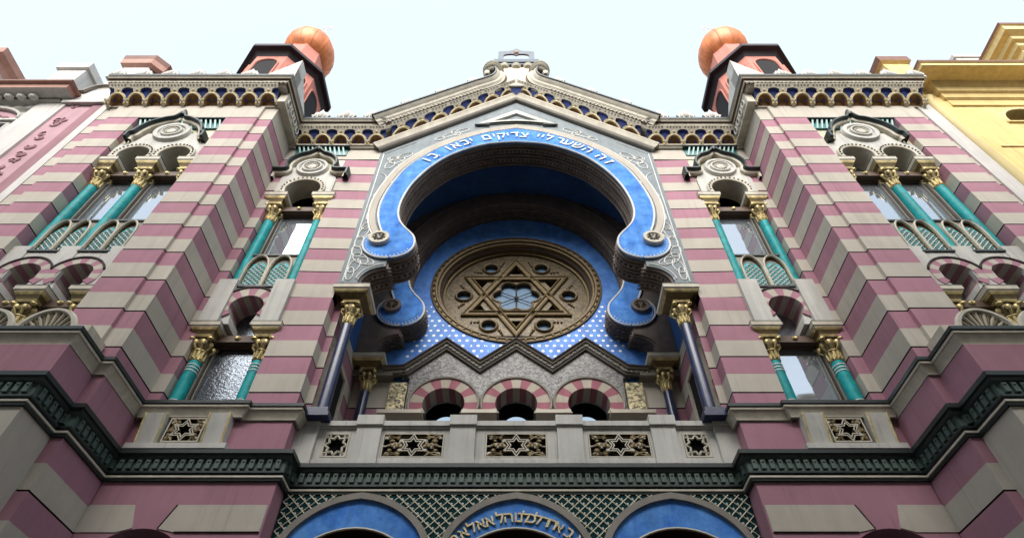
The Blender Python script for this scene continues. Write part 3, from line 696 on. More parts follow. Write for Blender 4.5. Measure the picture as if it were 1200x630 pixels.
outc=[q for q in outer if q[1]>14.5]; innc=[q for q in inn if q[1]>14.5]
def mid(x,f=.36):
    zo=interp(outc,x); zi=interp(innc,x) if abs(x)<2.3 else 15
    return zi+(zo-zi)*f
def cv(x):
    h=.12; s_=(mid(x+h)-mid(x-h))/(2*h); return mid(x,.30),-0+math.atan(s_)
def px(p,k=17.35,D=7.0):    # picture measure of a letter -> metres on the arch
    return p
up=[('ז',710),('ה',702),('ה',688),('ש',677),('ע',666),('ר',657),('ל',644),('י',636.5),('י',631),('צ',614),('ד',603.5),('י',595.5),('ק',587),('י',578.5),('ם',569.5),('י',552.5),('ב',545),('א',534),('ו',525.5),('ב',510),('ו',503)]
up=[(c,(p-605)*.0206) for c,p in up]
k=0
for n_ in (2,4,3,6,4,2): letters('inscription',up[k:k+n_],6.952,.43,'letter',front_arch,.012,curvef=cv); k+=n_

# ------------------------------------------------------------------ rose wall
YR=9.24; CZ=13.80
circ=lambda r,n=64,cz=CZ,cx=0:[(cx+r*cos(2*PI*i/n),cz+r*sin(2*PI*i/n)) for i in range(n)]
mb=MB(); mb.prism([(-3.43,10.3),(3.43,10.3),(3.43,17.6),(-3.43,17.6)],YR,YR+.05,holes=[circ(2.08)])
build('rose_wall',mb,['dotted_blue'],syn,'blue wall strewn with white dots round the rose window')
mb=MB(); mb.face(circ(2.0),[(.14,YR),(.13,YR-.04),(.09,YR-.05),(.07,YR-.02),(.03,YR-.02),(.01,YR-.05),(-.03,YR-.04),(-.05,YR+.02),(-.09,YR+.03),(-.11,YR+.12),(-.15,YR+.15),(-.16,YR+.25),(-.20,YR+.27),(-.20,YR+.36)],closed=True,mats=[2,0,0,1,0,0,1,0,1,2,0,1,1],left=False)
for i in range(60): t=2*PI*i/60; mb.ball((2.06*cos(t),YR-.045,CZ+2.06*sin(t)),.035,.03,.035,6,0)
rose=build('rose_window',mb,['rose_bronze','dull_gold','joint'],syn)
YT=YR+.33
def tri(r,rot): return [(r*cos(R(rot+120*i)),CZ+r*sin(R(rot+120*i))) for i in range(3)]
holes=[]
Rv=1.58; w=.17
for i in range(6):          # star-point triangles
    a=R(90+60*i); rc=Rv*.66; c=(rc*cos(a),CZ+rc*sin(a)); rr=.20
    holes.append([(c[0]+rr*cos(a+R(120*k)),c[1]+rr*sin(a+R(120*k))) for k in range(3)])
    b=R(60*i); holes.append([(1.33*cos(b)+.175*cos(q),CZ+1.33*sin(b)+.175*sin(q)) for q in [2*PI*k/20 for k in range(20)]])
six=[]
for i in range(72): q=2*PI*i/72; r=.46+.15*abs(cos(3*q)); six.append((r*cos(q),CZ+r*sin(q)))
holes.append(six)
mb=MB(); mb.prism(circ(1.84),YT,YT+.14,holes=holes,m=0)
tr=build('tracery',mb,['bronze_leaf'],rose)
mb=MB()
for rot in (90,270):
    T=tri(Rv,rot); T2=tri(Rv-.38,rot)
    mb.face(T,[(0,YT),(0,YT-.06),(-.03,YT-.075),(-.05,YT-.05),(-.10,YT-.05),(-.13,YT-.09),(-.16,YT-.075),(-.16,YT)],closed=True,mats=[0,0,1,1,1,0,0],left=False)
for i in range(6):
    b=R(60*i); c=(1.33*cos(b),CZ+1.33*sin(b))
    mb.lathe((c[0],YT,c[1]),[(.17,0),(.18,-.05),(.21,-.06),(.23,-.02),(.25,0)],20,1,axis='y')
    for k in (-1,1):
        for j in range(3): mb.ball((c[0]-k*sin(b)*(.30+.07*j)+cos(b)*.05*j,YT-.01,c[1]+k*cos(b)*(.30+.07*j)+sin(b)*.05*j),.045-.008*j,.04,.045-.008*j,6,1)
    mb.lathe((.0,YT,CZ),[(0,0)],3,0,axis='y') if False else None
mb.tube([(a,YT-.01,b) for a,b in six],.03,5,True,m=1)
for i in range(6): a=R(60*i+30); mb.tube([(.07*cos(a),YT+.04,CZ+.07*sin(a)),(.46*cos(a),YT+.04,CZ+.46*sin(a))],.014,4,m=2)
mb.lathe((0,YT+.03,CZ),[(0,-.03),(.05,-.02),(.06,.02)],10,2,axis='y')
build('star_bars',mb,['dull_gold','rose_bronze','joint'],rose)
mb=MB(); mb.prism(circ(.62,24),YT+.10,YT+.11); gl=build('pane',mb,['rose_glass'],rose)
mb=MB()
for i in range(6):
    b=R(60*i); mb.prism([(1.33*cos(b)+.2*cos(q),CZ+1.33*sin(b)+.2*sin(q)) for q in [2*PI*k/16 for k in range(16)]],YT+.09,YT+.10,m=0)
    a=R(90+60*i); c=(1.04*cos(a),CZ+1.04*sin(a)); mb.prism([(c[0]+.26*cos(q),c[1]+.26*sin(q)) for q in [2*PI*k/12 for k in range(12)]],YT+.13,YT+.14,m=1)
build('small_panes',mb,['rose_glass','black_void'],rose)

# ---- triple arcade below the rose
ZB=9.46
zz=[(2.80,10.62),(2.36,10.66),(1.53,11.50),(.77,10.80),(0,11.50)]
zig=sym(zz)
mb=MB()
cent=(-1.47,0,1.47)
low=[(2.22,ZB)]
out=[(2.24,ZB),(2.24,10.45)]+[(a,b-.14) for a,b in zz[1:]]+[(-a,b-.14) for a,b in reversed(zz[1:-1])]+[(-2.24,10.45),(-2.24,ZB)]
for c in cent: out+=list(reversed(horseshoe(c,9.72,.43,ZB)))
mb.prism(out,9.10,9.55,m=0)
tri_a=build('arcade',mb,['damask'],syn,'zigzag topped arcade of three small horseshoe arches')
mb=MB()
for c in cent:
    nv=13
    for i in range(nv):
        b0=-36+252*i/nv; b1=-36+252*(i+1)/nv
        poly=[(a,max(ZB+.005,b)) for a,b in arc(c,9.72,.425,b0,b1,4)+arc(c,9.72,.69,b1,b0,4)]
        if max(b for a,b in poly)<ZB+.03: continue
        mb.prism(poly,9.07,9.5,m=i%2)
    mb.face([(a,max(ZB,b)) for a,b in arc(c,9.72,.69,-14,194,24)],[(0,9.1),(0,9.04),(-.03,9.03),(-.05,9.06),(-.05,9.1)],mats=[2]*4)
build('voussoirs',mb,['cream_shaded','brick_pink_shaded','frame'],tri_a)
mb=MB(); mb.face(zig,[(-.17,9.1),(-.155,9.04),(-.12,9.03),(-.11,9.0),(-.06,8.99),(-.05,8.95),(-.01,8.94),(.0,8.93),(.0,8.91),(.03,8.91),(.035,9.24)],mats=[0,0,4,4,0,0,0,0,2,2],left=False)
zs=sym(zz)
for i in range(len(zs)-1):
    a=Vector(zs[i]); b=Vector(zs[i+1]); L_=(b-a).length; k=max(1,int(L_/.11))
    for j in range(k):
        c=a+(b-a)*((j+.5)/k); mb.ball((c.x,8.985,c.y-.11),.016,.015,.016,5,3)
build('zigzag_cornice',mb,['dark_frame','dull_gold','joint','gold','damask'],tri_a)
for s_ in (1,-1):
    mb=MB(); mb.box(s_*2.26 if s_>0 else -2.62,2.62 if s_>0 else -2.26,9.07,9.3,ZB,10.30,0)
    build('gold_panel',mb,['gold_mosaic'],tri_a)
for (a,b) in ((-2.75,-1.86),(-1.08,-.39),(.39,1.08),(1.86,2.75)):
    mb=MB(); mb.box(a,b,8.95,9.55,ZB-.09,ZB-.002); build('impost',mb,['grey'],tri_a)
mb=MB(); pr,pm=course_prof(7.0,10.62); mb.plan([(2.63,9.22),(3.43,9.22)],pr,mats=pm); 
mirror(build('striped_wall',mb,STR,syn))
mb=MB(); mb.box(2.6,3.43,9.0,9.24,10.45,10.62); mirror(build('ledge',mb,['frame'],syn))
mb=MB(); mb.box(-2.7,2.7,11.6,11.65,6.5,12.3,0); mb.box(-2.7,2.7,9.56,11.65,12.25,12.3,0); mb.box(-2.7,-2.65,9.56,11.65,6.5,12.3,0); mb.box(2.65,2.7,9.56,11.65,6.5,12.3,0); mb.box(-2.7,2.7,9.5,11.65,6.85,6.9,0)
for c in cent:
    for s_ in (-1,1): mb.box(c+s_*.52-.09,c+s_*.52+.09,9.2,9.5,6.9,ZB-.09,0)
lob=build('gallery',mb,['black_void'],syn)
mb=MB()
for c in (-1.75,0,1.75): mb.prism([(c-.32,8.9),(c+.32,8.9)]+arc(c,11.16,.32,0,180,12),11.55,11.58)
build('lit_window',mb,['lit_window'],lob)

# ------------------------------------------------------------------ balcony parapet
YP=7.28
mb=MB()
holes=[]
stars=[-1.575,0,1.575]; wst=.475; zs0,zs1=7.03,7.50
for c in stars: holes.append([(c-wst,zs0),(c+wst,zs0),(c+wst,zs1),(c-wst,zs1)])
for c in (-2.75,2.75): holes.append([(c-.2,zs0),(c+.2,zs0),(c+.2,zs1),(c-.2,zs1)])
mb.prism([(-3.43,6.87),(3.43,6.87),(3.43,7.60),(-3.43,7.60)],YP,YP+.16,holes=holes,m=0)
mb.box(-3.43,3.43,YP-.06,YP+.2,7.605,7.70,0); mb.box(-3.43,3.43,YP-.03,YP+.2,7.575,7.606,0); mb.box(-3.43,3.43,YP-.035,YP-.002,6.87,6.965,0)
par=build('parapet',mb,['white_stone'],syn)
def post(x0,x1):
    mb=MB(); mb.box(x0,x1,YP-.06,YP-.003,6.97,7.60); mb.box(x0-.015,x1+.015,YP-.10,YP+.22,7.60,7.79); mb.box(x0-.01,x1+.01,YP-.07,YP-.004,6.875,6.97); build('post',mb,['white_stone'],par)
for a,b in ((-1.02,-.63),(.63,1.02),(2.08,2.46),(-2.46,-2.08),(3.06,3.40),(-3.40,-3.06)): post(a,b)
def hexstar(cx,cz,r,sx=1): return [(cx+(r if i%2==0 else r*.577)*cos(R(90+30*i))*sx,cz+(r if i%2==0 else r*.577)*sin(R(90+30*i))) for i in range(12)]
def star_grille(cx,cz,hw,hh,y,parent,seed=0,bk=.12):
    mb=MB(); rnd=random.Random(seed)
    fr=[(cx-hw,cz-hh),(cx+hw,cz-hh),(cx+hw,cz+hh),(cx-hw,cz+hh)]
    mb.face(fr,[(.0,y+.1),(0,y-.012),(.020,y-.012),(.020,y+.05)],closed=True,mats=[0,0,1])
    r=hh*.98
    for q in (r,r*.70):
        s=hexstar(cx,cz,q); mb.face(s,[(.0,y+.05),(0,y-.014),(.017,y-.014),(.017,y+.05)],closed=True,mats=[1,0,1])
    for s_ in (-1,1):      # leaf scrolls either side
        x0=cx+s_*r*.62; span=hw-r*.62
        
        for j in range(7): mb.ball((cx+s_*(r*.80+(hw-r)*.13*j),y-.004+.006*(j%2),cz+(hh*.16 if j%2 else -hh*.10)*(1-j/9)),.045-.004*j,.022,.03,6,1)
        mb.tube([(cx+s_*(r*.72+(hw-r*.75)*t),y,cz+hh*.10*sin(5*t)) for t in (0,.2,.4,.6,.8,.95)],.014,5,m=0)
        for k in (-1,1):
            bx=cx+s_*(hw-.03); bz=cz+k*(hh-.03)
            mb.tube([(bx-s_*span*t*.9,y,bz-k*hh*.75*t+k*.05*sin(PI*t)) for t in (0,.25,.5,.75)],.016,5,m=1)
            mb.tube([(bx-s_*.02-s_*span*t*.75,y,bz-k*(.02+.05*sin(PI*t*1.3))) for t in (0,.3,.6,.9)],.018,5,m=1)
            for j in range(5): mb.ball((bx-s_*span*(.15+.16*j)+rnd.uniform(-.02,.02),y+.005,bz-k*hh*(.2+.28*(j%3))),.03+rnd.random()*.022,.02,.026+rnd.random()*.016,6,1 if j%2 else 0)
    mb.box(cx-hw,cx+hw,y+bk,y+bk+.01,cz-hh,cz+hh,2)
    return build('star_grille',mb,['cream','dull_gold','black_void'],parent)
for i,c in enumerate(stars): star_grille(c,(zs0+zs1)/2,wst-.005,(zs1-zs0)/2-.005,YP+.01,par,i)
for c in (-2.75,2.75):
    mb=MB(); cz=(zs0+zs1)/2; y=YP+.01; hw,hh=.195,.23
    mb.face([(c-hw,cz-hh),(c+hw,cz-hh),(c+hw,cz+hh),(c-hw,cz+hh)],[(0,y+.1),(0,y-.015),(.025,y-.015),(.025,y+.03)],closed=True,mats=[0,0,0])
    pts=[(c+(.135+.022*cos(8*q))*cos(q),y-.004,cz+(.15+.022*cos(8*q))*sin(q)) for q in [2*PI*i/48 for i in range(48)]]
    mb.tube(pts,.020,5,True,m=0)
    for sx in (-1,1):
        for sz in (-1,1):
            mb.tube([(c+sx*(.14+.035*cos(q)),y-.002,cz+sz*(.175+.035*sin(q))) for q in [2*PI*i/10 for i in range(10)]],.014,5,True,m=0)
            mb.tube([(c+sx*.11,y,cz+sz*.13),(c+sx*.19,y,cz+sz*.22)],.013,4,m=0)
    for q in range(4): mb.tube([(c+.15*cos(q*PI/2),y,cz+.165*sin(q*PI/2)),(c+.195*cos(q*PI/2),y,cz+.23*sin(q*PI/2))],.016,4,m=0)
    mb.box(c-hw,c+hw,y+.12,y+.13,cz-hh,cz+hh,1); build('rosette_grille',mb,['cream','black_void'],par)
mb=MB(); mb.box(-3.43,3.43,YP+.2,9.3,6.80,6.87); build('balcony_floor',mb,['grey'],syn)

# ------------------------------------------------------------------ base: walls, sill cornice, dentil cornice, front boxes
base_path=[(3.43,7.36),(3.43,7.0),(5.75,7.0),(5.75,D1),(6.10,D1),(6.10,5.40+.0)]
base_path=[(3.43,7.34),(3.38,7.0),(5.75,7.0),(5.75,D1),(5.92,D1),(5.92,5.42),(9.84,5.42),(9.84,D1),(9.96,D1)]
sub=[(0,6.84),(0,7.56)]
mb=MB(); mb.plan([(3.38,7.34)]+base_path[1:],sub,mats=[0]); mirror(build('base_wall',mb,['pink'],syn))
sillp=[(0,7.48),(.03,7.50),(.035,7.54),(.07,7.60),(.09,7.64),(.11,7.65),(.11,7.69),(.13,7.70),(.13,7.76),(-.4,7.78)]
mb=MB(); mb.plan([(3.36,7.2),(3.36,7.0),(4.16,7.0),(4.16,6.93),(5.68,6.93),(5.68,7.0),(5.77,7.0),(5.77,D1),(5.94,D1),(5.94,5.45),(9.84,5.45),(9.84,D1),(9.96,D1)],sillp,mats=[1,0,0,0,0,0,2,2,2])
mb.box(4.16,5.68,6.93,7.6,7.70,7.765,2); mb.box(5.95,9.83,5.46,6.6,7.70,7.765,2)
mirror(build('sill_cornice',mb,['cream','frame','dark_metal'],syn))
dp=[(-.02,6.40),(.035,6.40),(.04,6.44),(.055,6.445),(.055,6.475),(.02,6.48),(.06,6.52),(.06,6.55),(.035,6.56),(.035,6.74),(.09,6.76),(.10,6.80),(.13,6.81),(.13,6.88),(-.05,6.89)]
dm=[0,0,2,2,0,0,0,1,1,1,0,0,0,0]
dpath=[(0,7.34),(3.28,7.34),(3.28,7.0),(5.74,7.0),(5.74,D1),(5.90,D1),(5.90,5.42),(9.86,5.42),(9.86,D1),(9.96,D1)]
dpath=[(0,7.34),(3.30,7.34),(3.30,7.0),(5.76,7.0),(5.76,D1),(5.92,D1),(5.92,5.42),(9.84,5.42),(9.84,D1),(9.96,D1)]
mb=MB(); mb.plan(dpath,dp,mats=dm)
def dentils(a,b):
    a=Vector(a); b=Vector(b); d=b-a; L_=d.length; d/=L_; n=Vector((d.y,-d.x)); k=int(L_/.118)
    for i in range(k):
        c=a+d*((i+.5)*L_/k); h=.034
        q=[c-d*h,c+d*h,c+d*h+n*.075,c-d*h+n*.075]
        mb.add([(p.x,p.y,z) for z in (6.585,6.735) for p in q],[(0,1,2,3),(4,5,6,7),(2,3,7,6),(1,2,6,5),(3,0,4,7)],3)
        e=c+n*.075; mb.ball((e.x,e.y,6.70),.02,.02,.02,5,3)
for a,b in zip(dpath,dpath[1:]): dentils(a,b)
mirror(build('dentil_cornice',mb,['dark_metal','dentil','cream','dentil'],syn))
# lower walls with grey bands
def lowprof(zlo,zhi):
    p=[(0,zhi)];m=[]
    z=6.41
    while z>zlo:
        a=z-.40; b=z-.80
        p+=[(0,a),(0,b+.015),(-.03,b+.012),(-.03,b-.008),(0,b-.012)]; m+=[0,1,2,2,2]; z-=.80
    return p,m
pr,pm=lowprof(.4,6.41)
mb=MB(); mb.plan([(5.745,7.0),(5.76,7.0),(5.76,D1),(5.93,D1)],pr,mats=pm); mirror(build('lower_wall',mb,STR,syn))
mb=MB(); mb.prism([(3.32,4.0),(3.32,6.42),(5.0,6.42),(5.0,4.0)]+list(reversed(arc(4.86,4.82,.001,0,1,1)))[:0]+list(reversed([(4.80+.0,4.0)]))[:0],7.0,7.03,holes=[[(5.78-1.0-.0,0)]][:0],m=0)
mb=MB()
xd=4.86; rd=.62
o=[(3.32,.2),(3.32,6.42),(5.0,6.42),(5.0,5.16)]+arc(xd-.0,5.12,.14,40,41,1)[:0]
# doorway arch centred on the recessed bay
dc=4.87
o=[(3.32,.2),(3.32,6.42),(5.02,6.42)]+[(5.02,.2)]+[(dc+.45,.2)]+arc(dc,5.02,.68,0,0,1)[:0]
def doorwall(y):
    mb=MB(); A=arc(dc,4.98,.70,0,180,24)
    o=[(3.32,.2),(3.32,6.42),(5.74,6.42),(5.74,.2),(dc+.7,.2)]+A+[(dc-.7,.2)]
    mb.prism(o,y,y+.5,m=0)
    # grey voussoir blocks
    mb.prism([(3.34,6.03),(4.55,6.03),(4.68,5.67),(4.45,5.62),(3.34,5.62)],y-.012,y,m=1); mb.prism([(5.13,6.03),(5.738,6.03),(5.738,5.62),(5.20,5.62),(5.02,5.68)],y-.012,y,m=1)
    mb.tube([(3.34,y-.012,5.62),(4.45,y-.012,5.62)],.012,4,m=2); mb.tube([(4.555,y-.012,6.03),(4.685,y-.012,5.67)],.012,4,m=2)
    return mb
dw=build('doorway_wall',doorwall(7.004),STR,syn)
mb=MB(); mb.box(dc-.75,dc+.75,7.45,7.5,.2,5.7); build('doorway',mb,['black_void'],dw); mirror(dw)
# front boxes below the dentil cornice: grey stone with lattice between
mb=MB(); mb.plan([(5.92,6.1),(5.92,5.42),(6.35,5.42),(6.35,5.5)],[(0,.2),(0,6.42)],mats=[0]); mb.plan([(9.4,5.5),(9.4,5.42),(9.84,5.42),(9.84,6.1)],[(0,.2),(0,6.42)],mats=[0])
b=build('stone_pier',mb,['grey'],syn)
mb=MB(); mb.box(6.35,9.4,5.5,5.55,.2,6.42,0)
for s_ in (-1,1):
    q=-3
    while q<9.4:
        pts=[(q+s_*0+i*.0,0,0) for i in ()]
        z0=5.2; 
        seg=[(x_,5.485,z_) for x_,z_ in [(6.35+q+s_*t,5.2+t) for t in [i*.04 for i in range(31)]] if 6.36<x_<9.39]
        if len(seg)>1: mb.tube([seg[0],seg[-1]],.014,4,m=1)
        q+=.2
build('lattice',mb,['lattice_back','lattice_bar'],b); mirror(b)
# consoles and star grille under the single window
mb=MB()
for x in (4.42,5.38):
    prof=[(6.98,6.98),(6.90,6.98),(6.885,7.10),(6.865,7.25),(6.84,7.38),(6.82,7.52),(6.90,7.53)]
    vs=[(x+s_*.16,y,z) for s_ in (-1,1) for y,z in [(7.05,6.98)]+prof+[(7.05,7.53)]]; k=len(prof)+2
    mb.add(vs,[tuple(range(k)),tuple(range(k,2*k))]+[(i,(i+1)%k,(i+1)%k+k,i+k) for i in range(k)],0)
    for s_ in (-1,1): mb.tube([(x+s_*.15,y-.006,z) for y,z in prof[1:-1]],.014,5,m=1)
mb.box(4.17,5.63,6.86,7.04,6.89,6.985,0)
mb.box(4.58,5.22,6.99,7.04,6.985,7.03,2); mb.box(4.58,4.62,6.99,7.04,7.03,7.5,2); mb.box(5.18,5.22,6.99,7.04,7.03,7.5,2)
cs=build('console',mb,['white_stone','gold','frame'],syn); star_grille(4.90,7.26,.27,.225,6.915,cs,9,.07); mirror(cs)
# shells on the front box
def shell(x):
    mb=MB(); y0,y1=5.46,5.95; z=7.775; r=.40; hgt=.52
    pts=[(x+r*cos(R(a)),z+hgt*sin(R(a))) for a in range(0,181,9)]
    mb.prism(pts,y0+.12,y1,m=0)
    n=len(pts)
    rim=[(p[0],y0+.05,p[1]) for p in pts]
    mb.tube(rim,.045,6,m=0)
    for i in range(0,n): # fluted fan
        a=R(i*9); 
        mb.tube([(x+.08*cos(a),y0+.10,z+.04+.06*sin(a)),(x+.35*cos(a)*.6,y0+.085,z+.02+.45*.6*sin(a)),(x+.39*cos(a),y0+.05,z+.01+.50*sin(a))],.022,5,m=1 if i%2 else 0)
    mb.ball((x,y0+.06,z+.06),.10,.06,.07,8,0)
    return build('shell',mb,['cream','dull_gold'],syn)
for x in (6.52,7.4,8.35,9.25): mirror(shell(x))
mb=MB(); mb.box(6.0,6.86,5.60,5.99,7.77,8.1); mirror(build('shell_block',mb,['cream'],syn))

# ------------------------------------------------------------------ lower arcade
YL=7.20
def keel(cx,zt,hw,zb,k): # pointed arch, right foot -> apex -> left foot
    zc=zt-1.0*hw; h=[(hw,zb),(hw,zc-.1),(hw*.985,zc+.17*hw),(.85*hw,zc+.50*hw),(.60*hw,zc+.765*hw),(.30*hw,zc+.93*hw),(0,zt)]
    c=spline(h,k); return [(cx+a,b) for a,b in c]+[(cx-a,b) for a,b in reversed(c[:-1])]
def popen(cx): return [(cx+.80,3.6)]+arc(cx,4.89,.935,-31,211,30)+[(cx-.80,3.6)]
mb=MB(); arcs=[(-2.17,6.37),(0,6.37),(2.17,6.37)]
out=[(3.31,3.6),(3.31,6.42),(-3.31,6.42),(-3.31,3.6)]
for cx,zt in arcs: out+=list(reversed(popen(cx)))
mb.prism(out,YL+.12,YL+.5,m=0); lam=mb
mb=lam
clipA=[keel(cx,zt,1.07,3.6,6) for cx,zt in arcs]
def outside(x,z):
    for k,(cx,zt) in enumerate(arcs):
        if abs(x-cx)<1.07:
            hh=[q for q in clipA[k] if (q[0]-cx)*(1 if x>=cx else -1)>=-1e-6]
            zz_=interp([(abs(q[0]-cx),q[1]) for q in hh],x-cx)
            if z<zz_: return False
    return True
for s_ in (-1,1):
    q=-5.0
    while q<5:
        seg=[]
        for i in range(0,64):
            z=5.2+i*.02; x=q+s_*(z-5.2)
            if abs(x)<3.3 and z<6.41 and outside(x,z): seg.append((x,YL+.113,z))
            elif len(seg)>1: mb.tube([seg[0],seg[-1]],.0082,4,m=1); seg=[]
            else: seg=[]
        if len(seg)>1: mb.tube([seg[0],seg[-1]],.0082,4,m=1)
        q+=.155
for i in range(-22,23):
    for j in range(0,9):
        x=i*.155+(0 if j%2==0 else .0775)+.02; z=5.24+j*.0775+.0775*7
        if abs(x)<3.25 and 5.5<z<6.37 and outside(x,z-.05): mb.ball((x,YL+.113,z),.017,.012,.022,5,2)
la=build('portal_arcade',lam,['lattice_back','lattice_bar','white_stone'],syn,'lower arcade of three blue arches in a gilded lattice')
for i,(cx,zt) in enumerate(arcs):
    mb=MB(); A=keel(cx,zt,1.07,3.6,6); B=keel(cx,zt-.10,.98,3.6,6); Ci=popen(cx)
    mb.prism(A+list(reversed(B)),YL,YL+.14,m=0); mb.prism(B+list(reversed(Ci)),YL+.05,YL+.45,m=1,ms=3)
    mb.tube([(a,YL+.05,b) for a,b in Ci],.018,5,m=2)
    ao=build('portal_arch',mb,['frame','blue','cream','door_brown'],la)
    if i==1: portal_mid=ao

mb=MB(); mb.box(-3.3,3.3,8.9,9.0,0.1,6.4,0); mb.box(-3.3,3.3,7.7,9.0,6.2,6.3,0)
for (x0,x1) in ((-3.31,-2.90),(-1.45,-.72),(.72,1.45),(2.90,3.31)): mb.box(x0,x1,7.33,7.69,.1,3.6,1)
build('portal',mb,['door_brown','grey'],la)
def cvl(x):
    r=1.08; x=max(-1,min(1,x)); return 4.83+math.sqrt(r*r-x*x),-math.asin(x/r)
lowt=[('א',672),('ב',662),('א',651),('ח',644),('ד',637.5),('ל',629),('כ',622.3),('ל',615.8),('נ',609.5),('ו',604.5),('ה',596.5),('ל',587.5),('א',576),('א',566.5),('ל',557.5),('א',548.5),('ח',539),('ד',531.5),('ב',522)]
lowt=[(c,(p-605)*.0117) for c,p in lowt]
k=0
for n_ in (2,3,5,3,2,3,1): letters('inscription',lowt[k:k+n_],YL+.035,.232,'pale_gold',portal_mid,.014,curvef=cvl,off=.002); k+=n_

# ------------------------------------------------------------------ turrets
TX,TY=7.87,7.97
def ngon(r,n=8,rot=22.5,cx=TX,cy=TY): return [(cx+r/cos(PI/n)*cos(R(rot+360*i/n)),cy+r/cos(PI/n)*sin(R(rot+360*i/n))) for i in range(n)]
def cw(l): return list(reversed(l))
mb=MB(); mb.plan(cw(ngon(1.17)),[(0,16.9),(0,22.3),(-.0,22.95)],closed=True,mats=[0,0])
tw=build('turret',mb,['tower_pink'],syn)
for i in range(8):   # horseshoe openings
    a=-90+45*i; nx,ny=cos(R(a)),sin(R(a)); tx,ty=-ny,nx
    A=arc(0,22.0,.33,0,180,14)+[(-.33,20.6),(.33,20.6)]
    mb=MB(); pts=[(TX+nx*1.178+tx*u,TY+ny*1.178+ty*u,z) for u,z in A]; mb.add(pts,[tuple(range(len(pts)))],0)
    mb.tube([(TX+nx*1.19+tx*u,TY+ny*1.19+ty*u,z) for u,z in [(.36,20.7)]+arc(0,22.0,.36,0,180,14)+[(-.36,20.7)]],.03,5,m=1)
    build('opening',mb,['black_void','tower_pink'],tw)
mb=MB(); mb.plan(cw(ngon(.01)),[(1.15,22.62),(1.25,22.80),(1.30,22.86),(1.42,22.88),(1.44,22.9),(1.44,23.06),(1.40,23.08),(.8,23.6)],closed=True,mats=[0,0,0,0,0,0,0])
build('eaves',mb,['eaves'],tw)
mb=MB(); mb.plan(cw(ngon(.01)),[(.82,23.4),(.70,24.6),(.62,25.5),(.60,26.0)],closed=True,mats=[0]*3)
build('drum',mb,['tower_pink'],tw)
mb=MB(); mb.lathe((TX,TY,0),[(.58,25.75),(.74,25.9),(.86,26.15),(.90,26.45),(.87,26.8),(.77,27.15),(.62,27.6),(.35,27.9),(.14,28.15),(.05,28.4),(.03,28.9)],48)
mb.v=[(TX+(x-TX)*q,TY+(y-TY)*q,z) for x,y,z in mb.v for q in (1.0 if int(round(math.atan2(y-TY,x-TX)/(2*PI)*48))%3 else 1.008,)]
for i in range(12):
    q=2*PI*i/12; mb.tube([(TX+r_*1.004*cos(q),TY+r_*1.004*sin(q),z_) for r_,z_ in [(.58,25.75),(.74,25.9),(.86,26.15),(.90,26.45),(.87,26.8),(.77,27.15),(.62,27.6),(.35,27.9),(.14,28.15)]],.011,5)
dm_=build('dome',mb,['dome'],tw,'orange onion dome')
mb=MB(); mb.tube([(TX,TY,28.8),(TX,TY,29.5)],.018,5); mb.face([(TX+a,b) for a,b in hexstar(0,29.75,.26)],[(0,TY),(0,TY+.02),(.03,TY+.02),(.03,TY),(0,TY)],closed=True)
mb.ball((TX,TY,28.9),.08,n=8)
build('star_finial',mb,['paint_white'],tw)
mirror(tw)
# roof mass behind the parapets
rf=arc(0,14.1,3.47,0,180,30); mb=MB(); mb.prism([(9.96,14.1),(9.96,17.1),(3.5,17.1),(.5,19.9),(-.5,19.9),(-3.5,17.1),(-9.96,17.1),(-9.96,14.1)]+list(reversed(rf)),7.42,16,m=0,back=True); build('roof',mb,['eaves'],syn)
mb=MB(); mb.box(-9.96,9.96,11.7,16,0,15.5); mb.box(-9.96,-2.72,9.7,11.7,0,15.5); mb.box(2.72,9.96,9.7,11.7,0,15.5); mb.box(-2.72,2.72,9.7,11.7,12.31,15.5); mb.box(-9.96,-3.44,7.6,9.7,0,15.6); mb.box(3.44,9.96,7.6,9.7,0,15.6); mb.box(6.9,8.86,6.65,7.6,0,15.6); mb.box(-8.86,-6.9,6.65,7.6,0,15.6); build('core_wall',mb,['black_void'],syn)

# ------------------------------------------------------------------ right neighbour: yellow house
yel=thing('yellow_house',(14,6,0),'ochre yellow townhouse with heavy eaves right of the striped synagogue','house')
mb=MB(); W=6.05
def roundtop(cx,zt,hw,zb): return [(cx+hw,zb)]+arc(cx,zt-hw,hw,0,180,14)+[(cx-hw,zb)]
wins=[]
for zt in (16.5,14.35): 
    for cx in (12.3,14.5,16.7): wins.append((cx,zt))
holes=[list(roundtop(cx,16.62,.62,15.9)) if zt>16 else [(cx-.75,11.8),(cx+.75,11.8),(cx+.75,14.1),(cx-.75,14.1)] for cx,zt in wins]
mb.prism([(10.13,0),(10.13,17.9),(24,17.9),(24,0)],W,W+.3,holes=holes)
mb.box(10.13,24,W+.31,14,0,18.0)
build('wall',mb,['yellow'],yel)
for cx,zt in wins:
    mb=MB(); mb.box(cx-.8,cx+.8,W+.22,W+.24,(11.6 if zt<16 else 15.7),zt-.05,0); g=build('window',mb,['glass'],yel)
    mb=MB()
    if zt>16: mb.face(roundtop(cx,16.62,.62,15.9),[(0,W+.2),(0,W-.03),(.08,W-.04),(.10,W)],mats=[0]*3,left=False); mb.box(cx-.7,cx+.7,W-.05,W+.1,15.86,15.9)
    else:
        mb.face([(cx-.75,11.8),(cx-.75,14.1),(cx+.75,14.1),(cx+.75,11.8)],[(0,W+.2),(0,W-.04),(.14,W-.06),(.14,W)],mats=[0]*3); mb.box(cx-.95,cx+.95,W-.22,W,14.28,14.42); mb.box(cx-.05,cx+.05,W+.12,W+.2,11.8,14.1)
    build('surround',mb,['yellow_trim'],g)
mb=MB(); mb.lathe((10.24,W-.03,0),[(.11,0),(.11,17.0),(.16,17.1)],12,a0=-PI,a1=0); build('corner_shaft',mb,['yellow_trim'],yel)
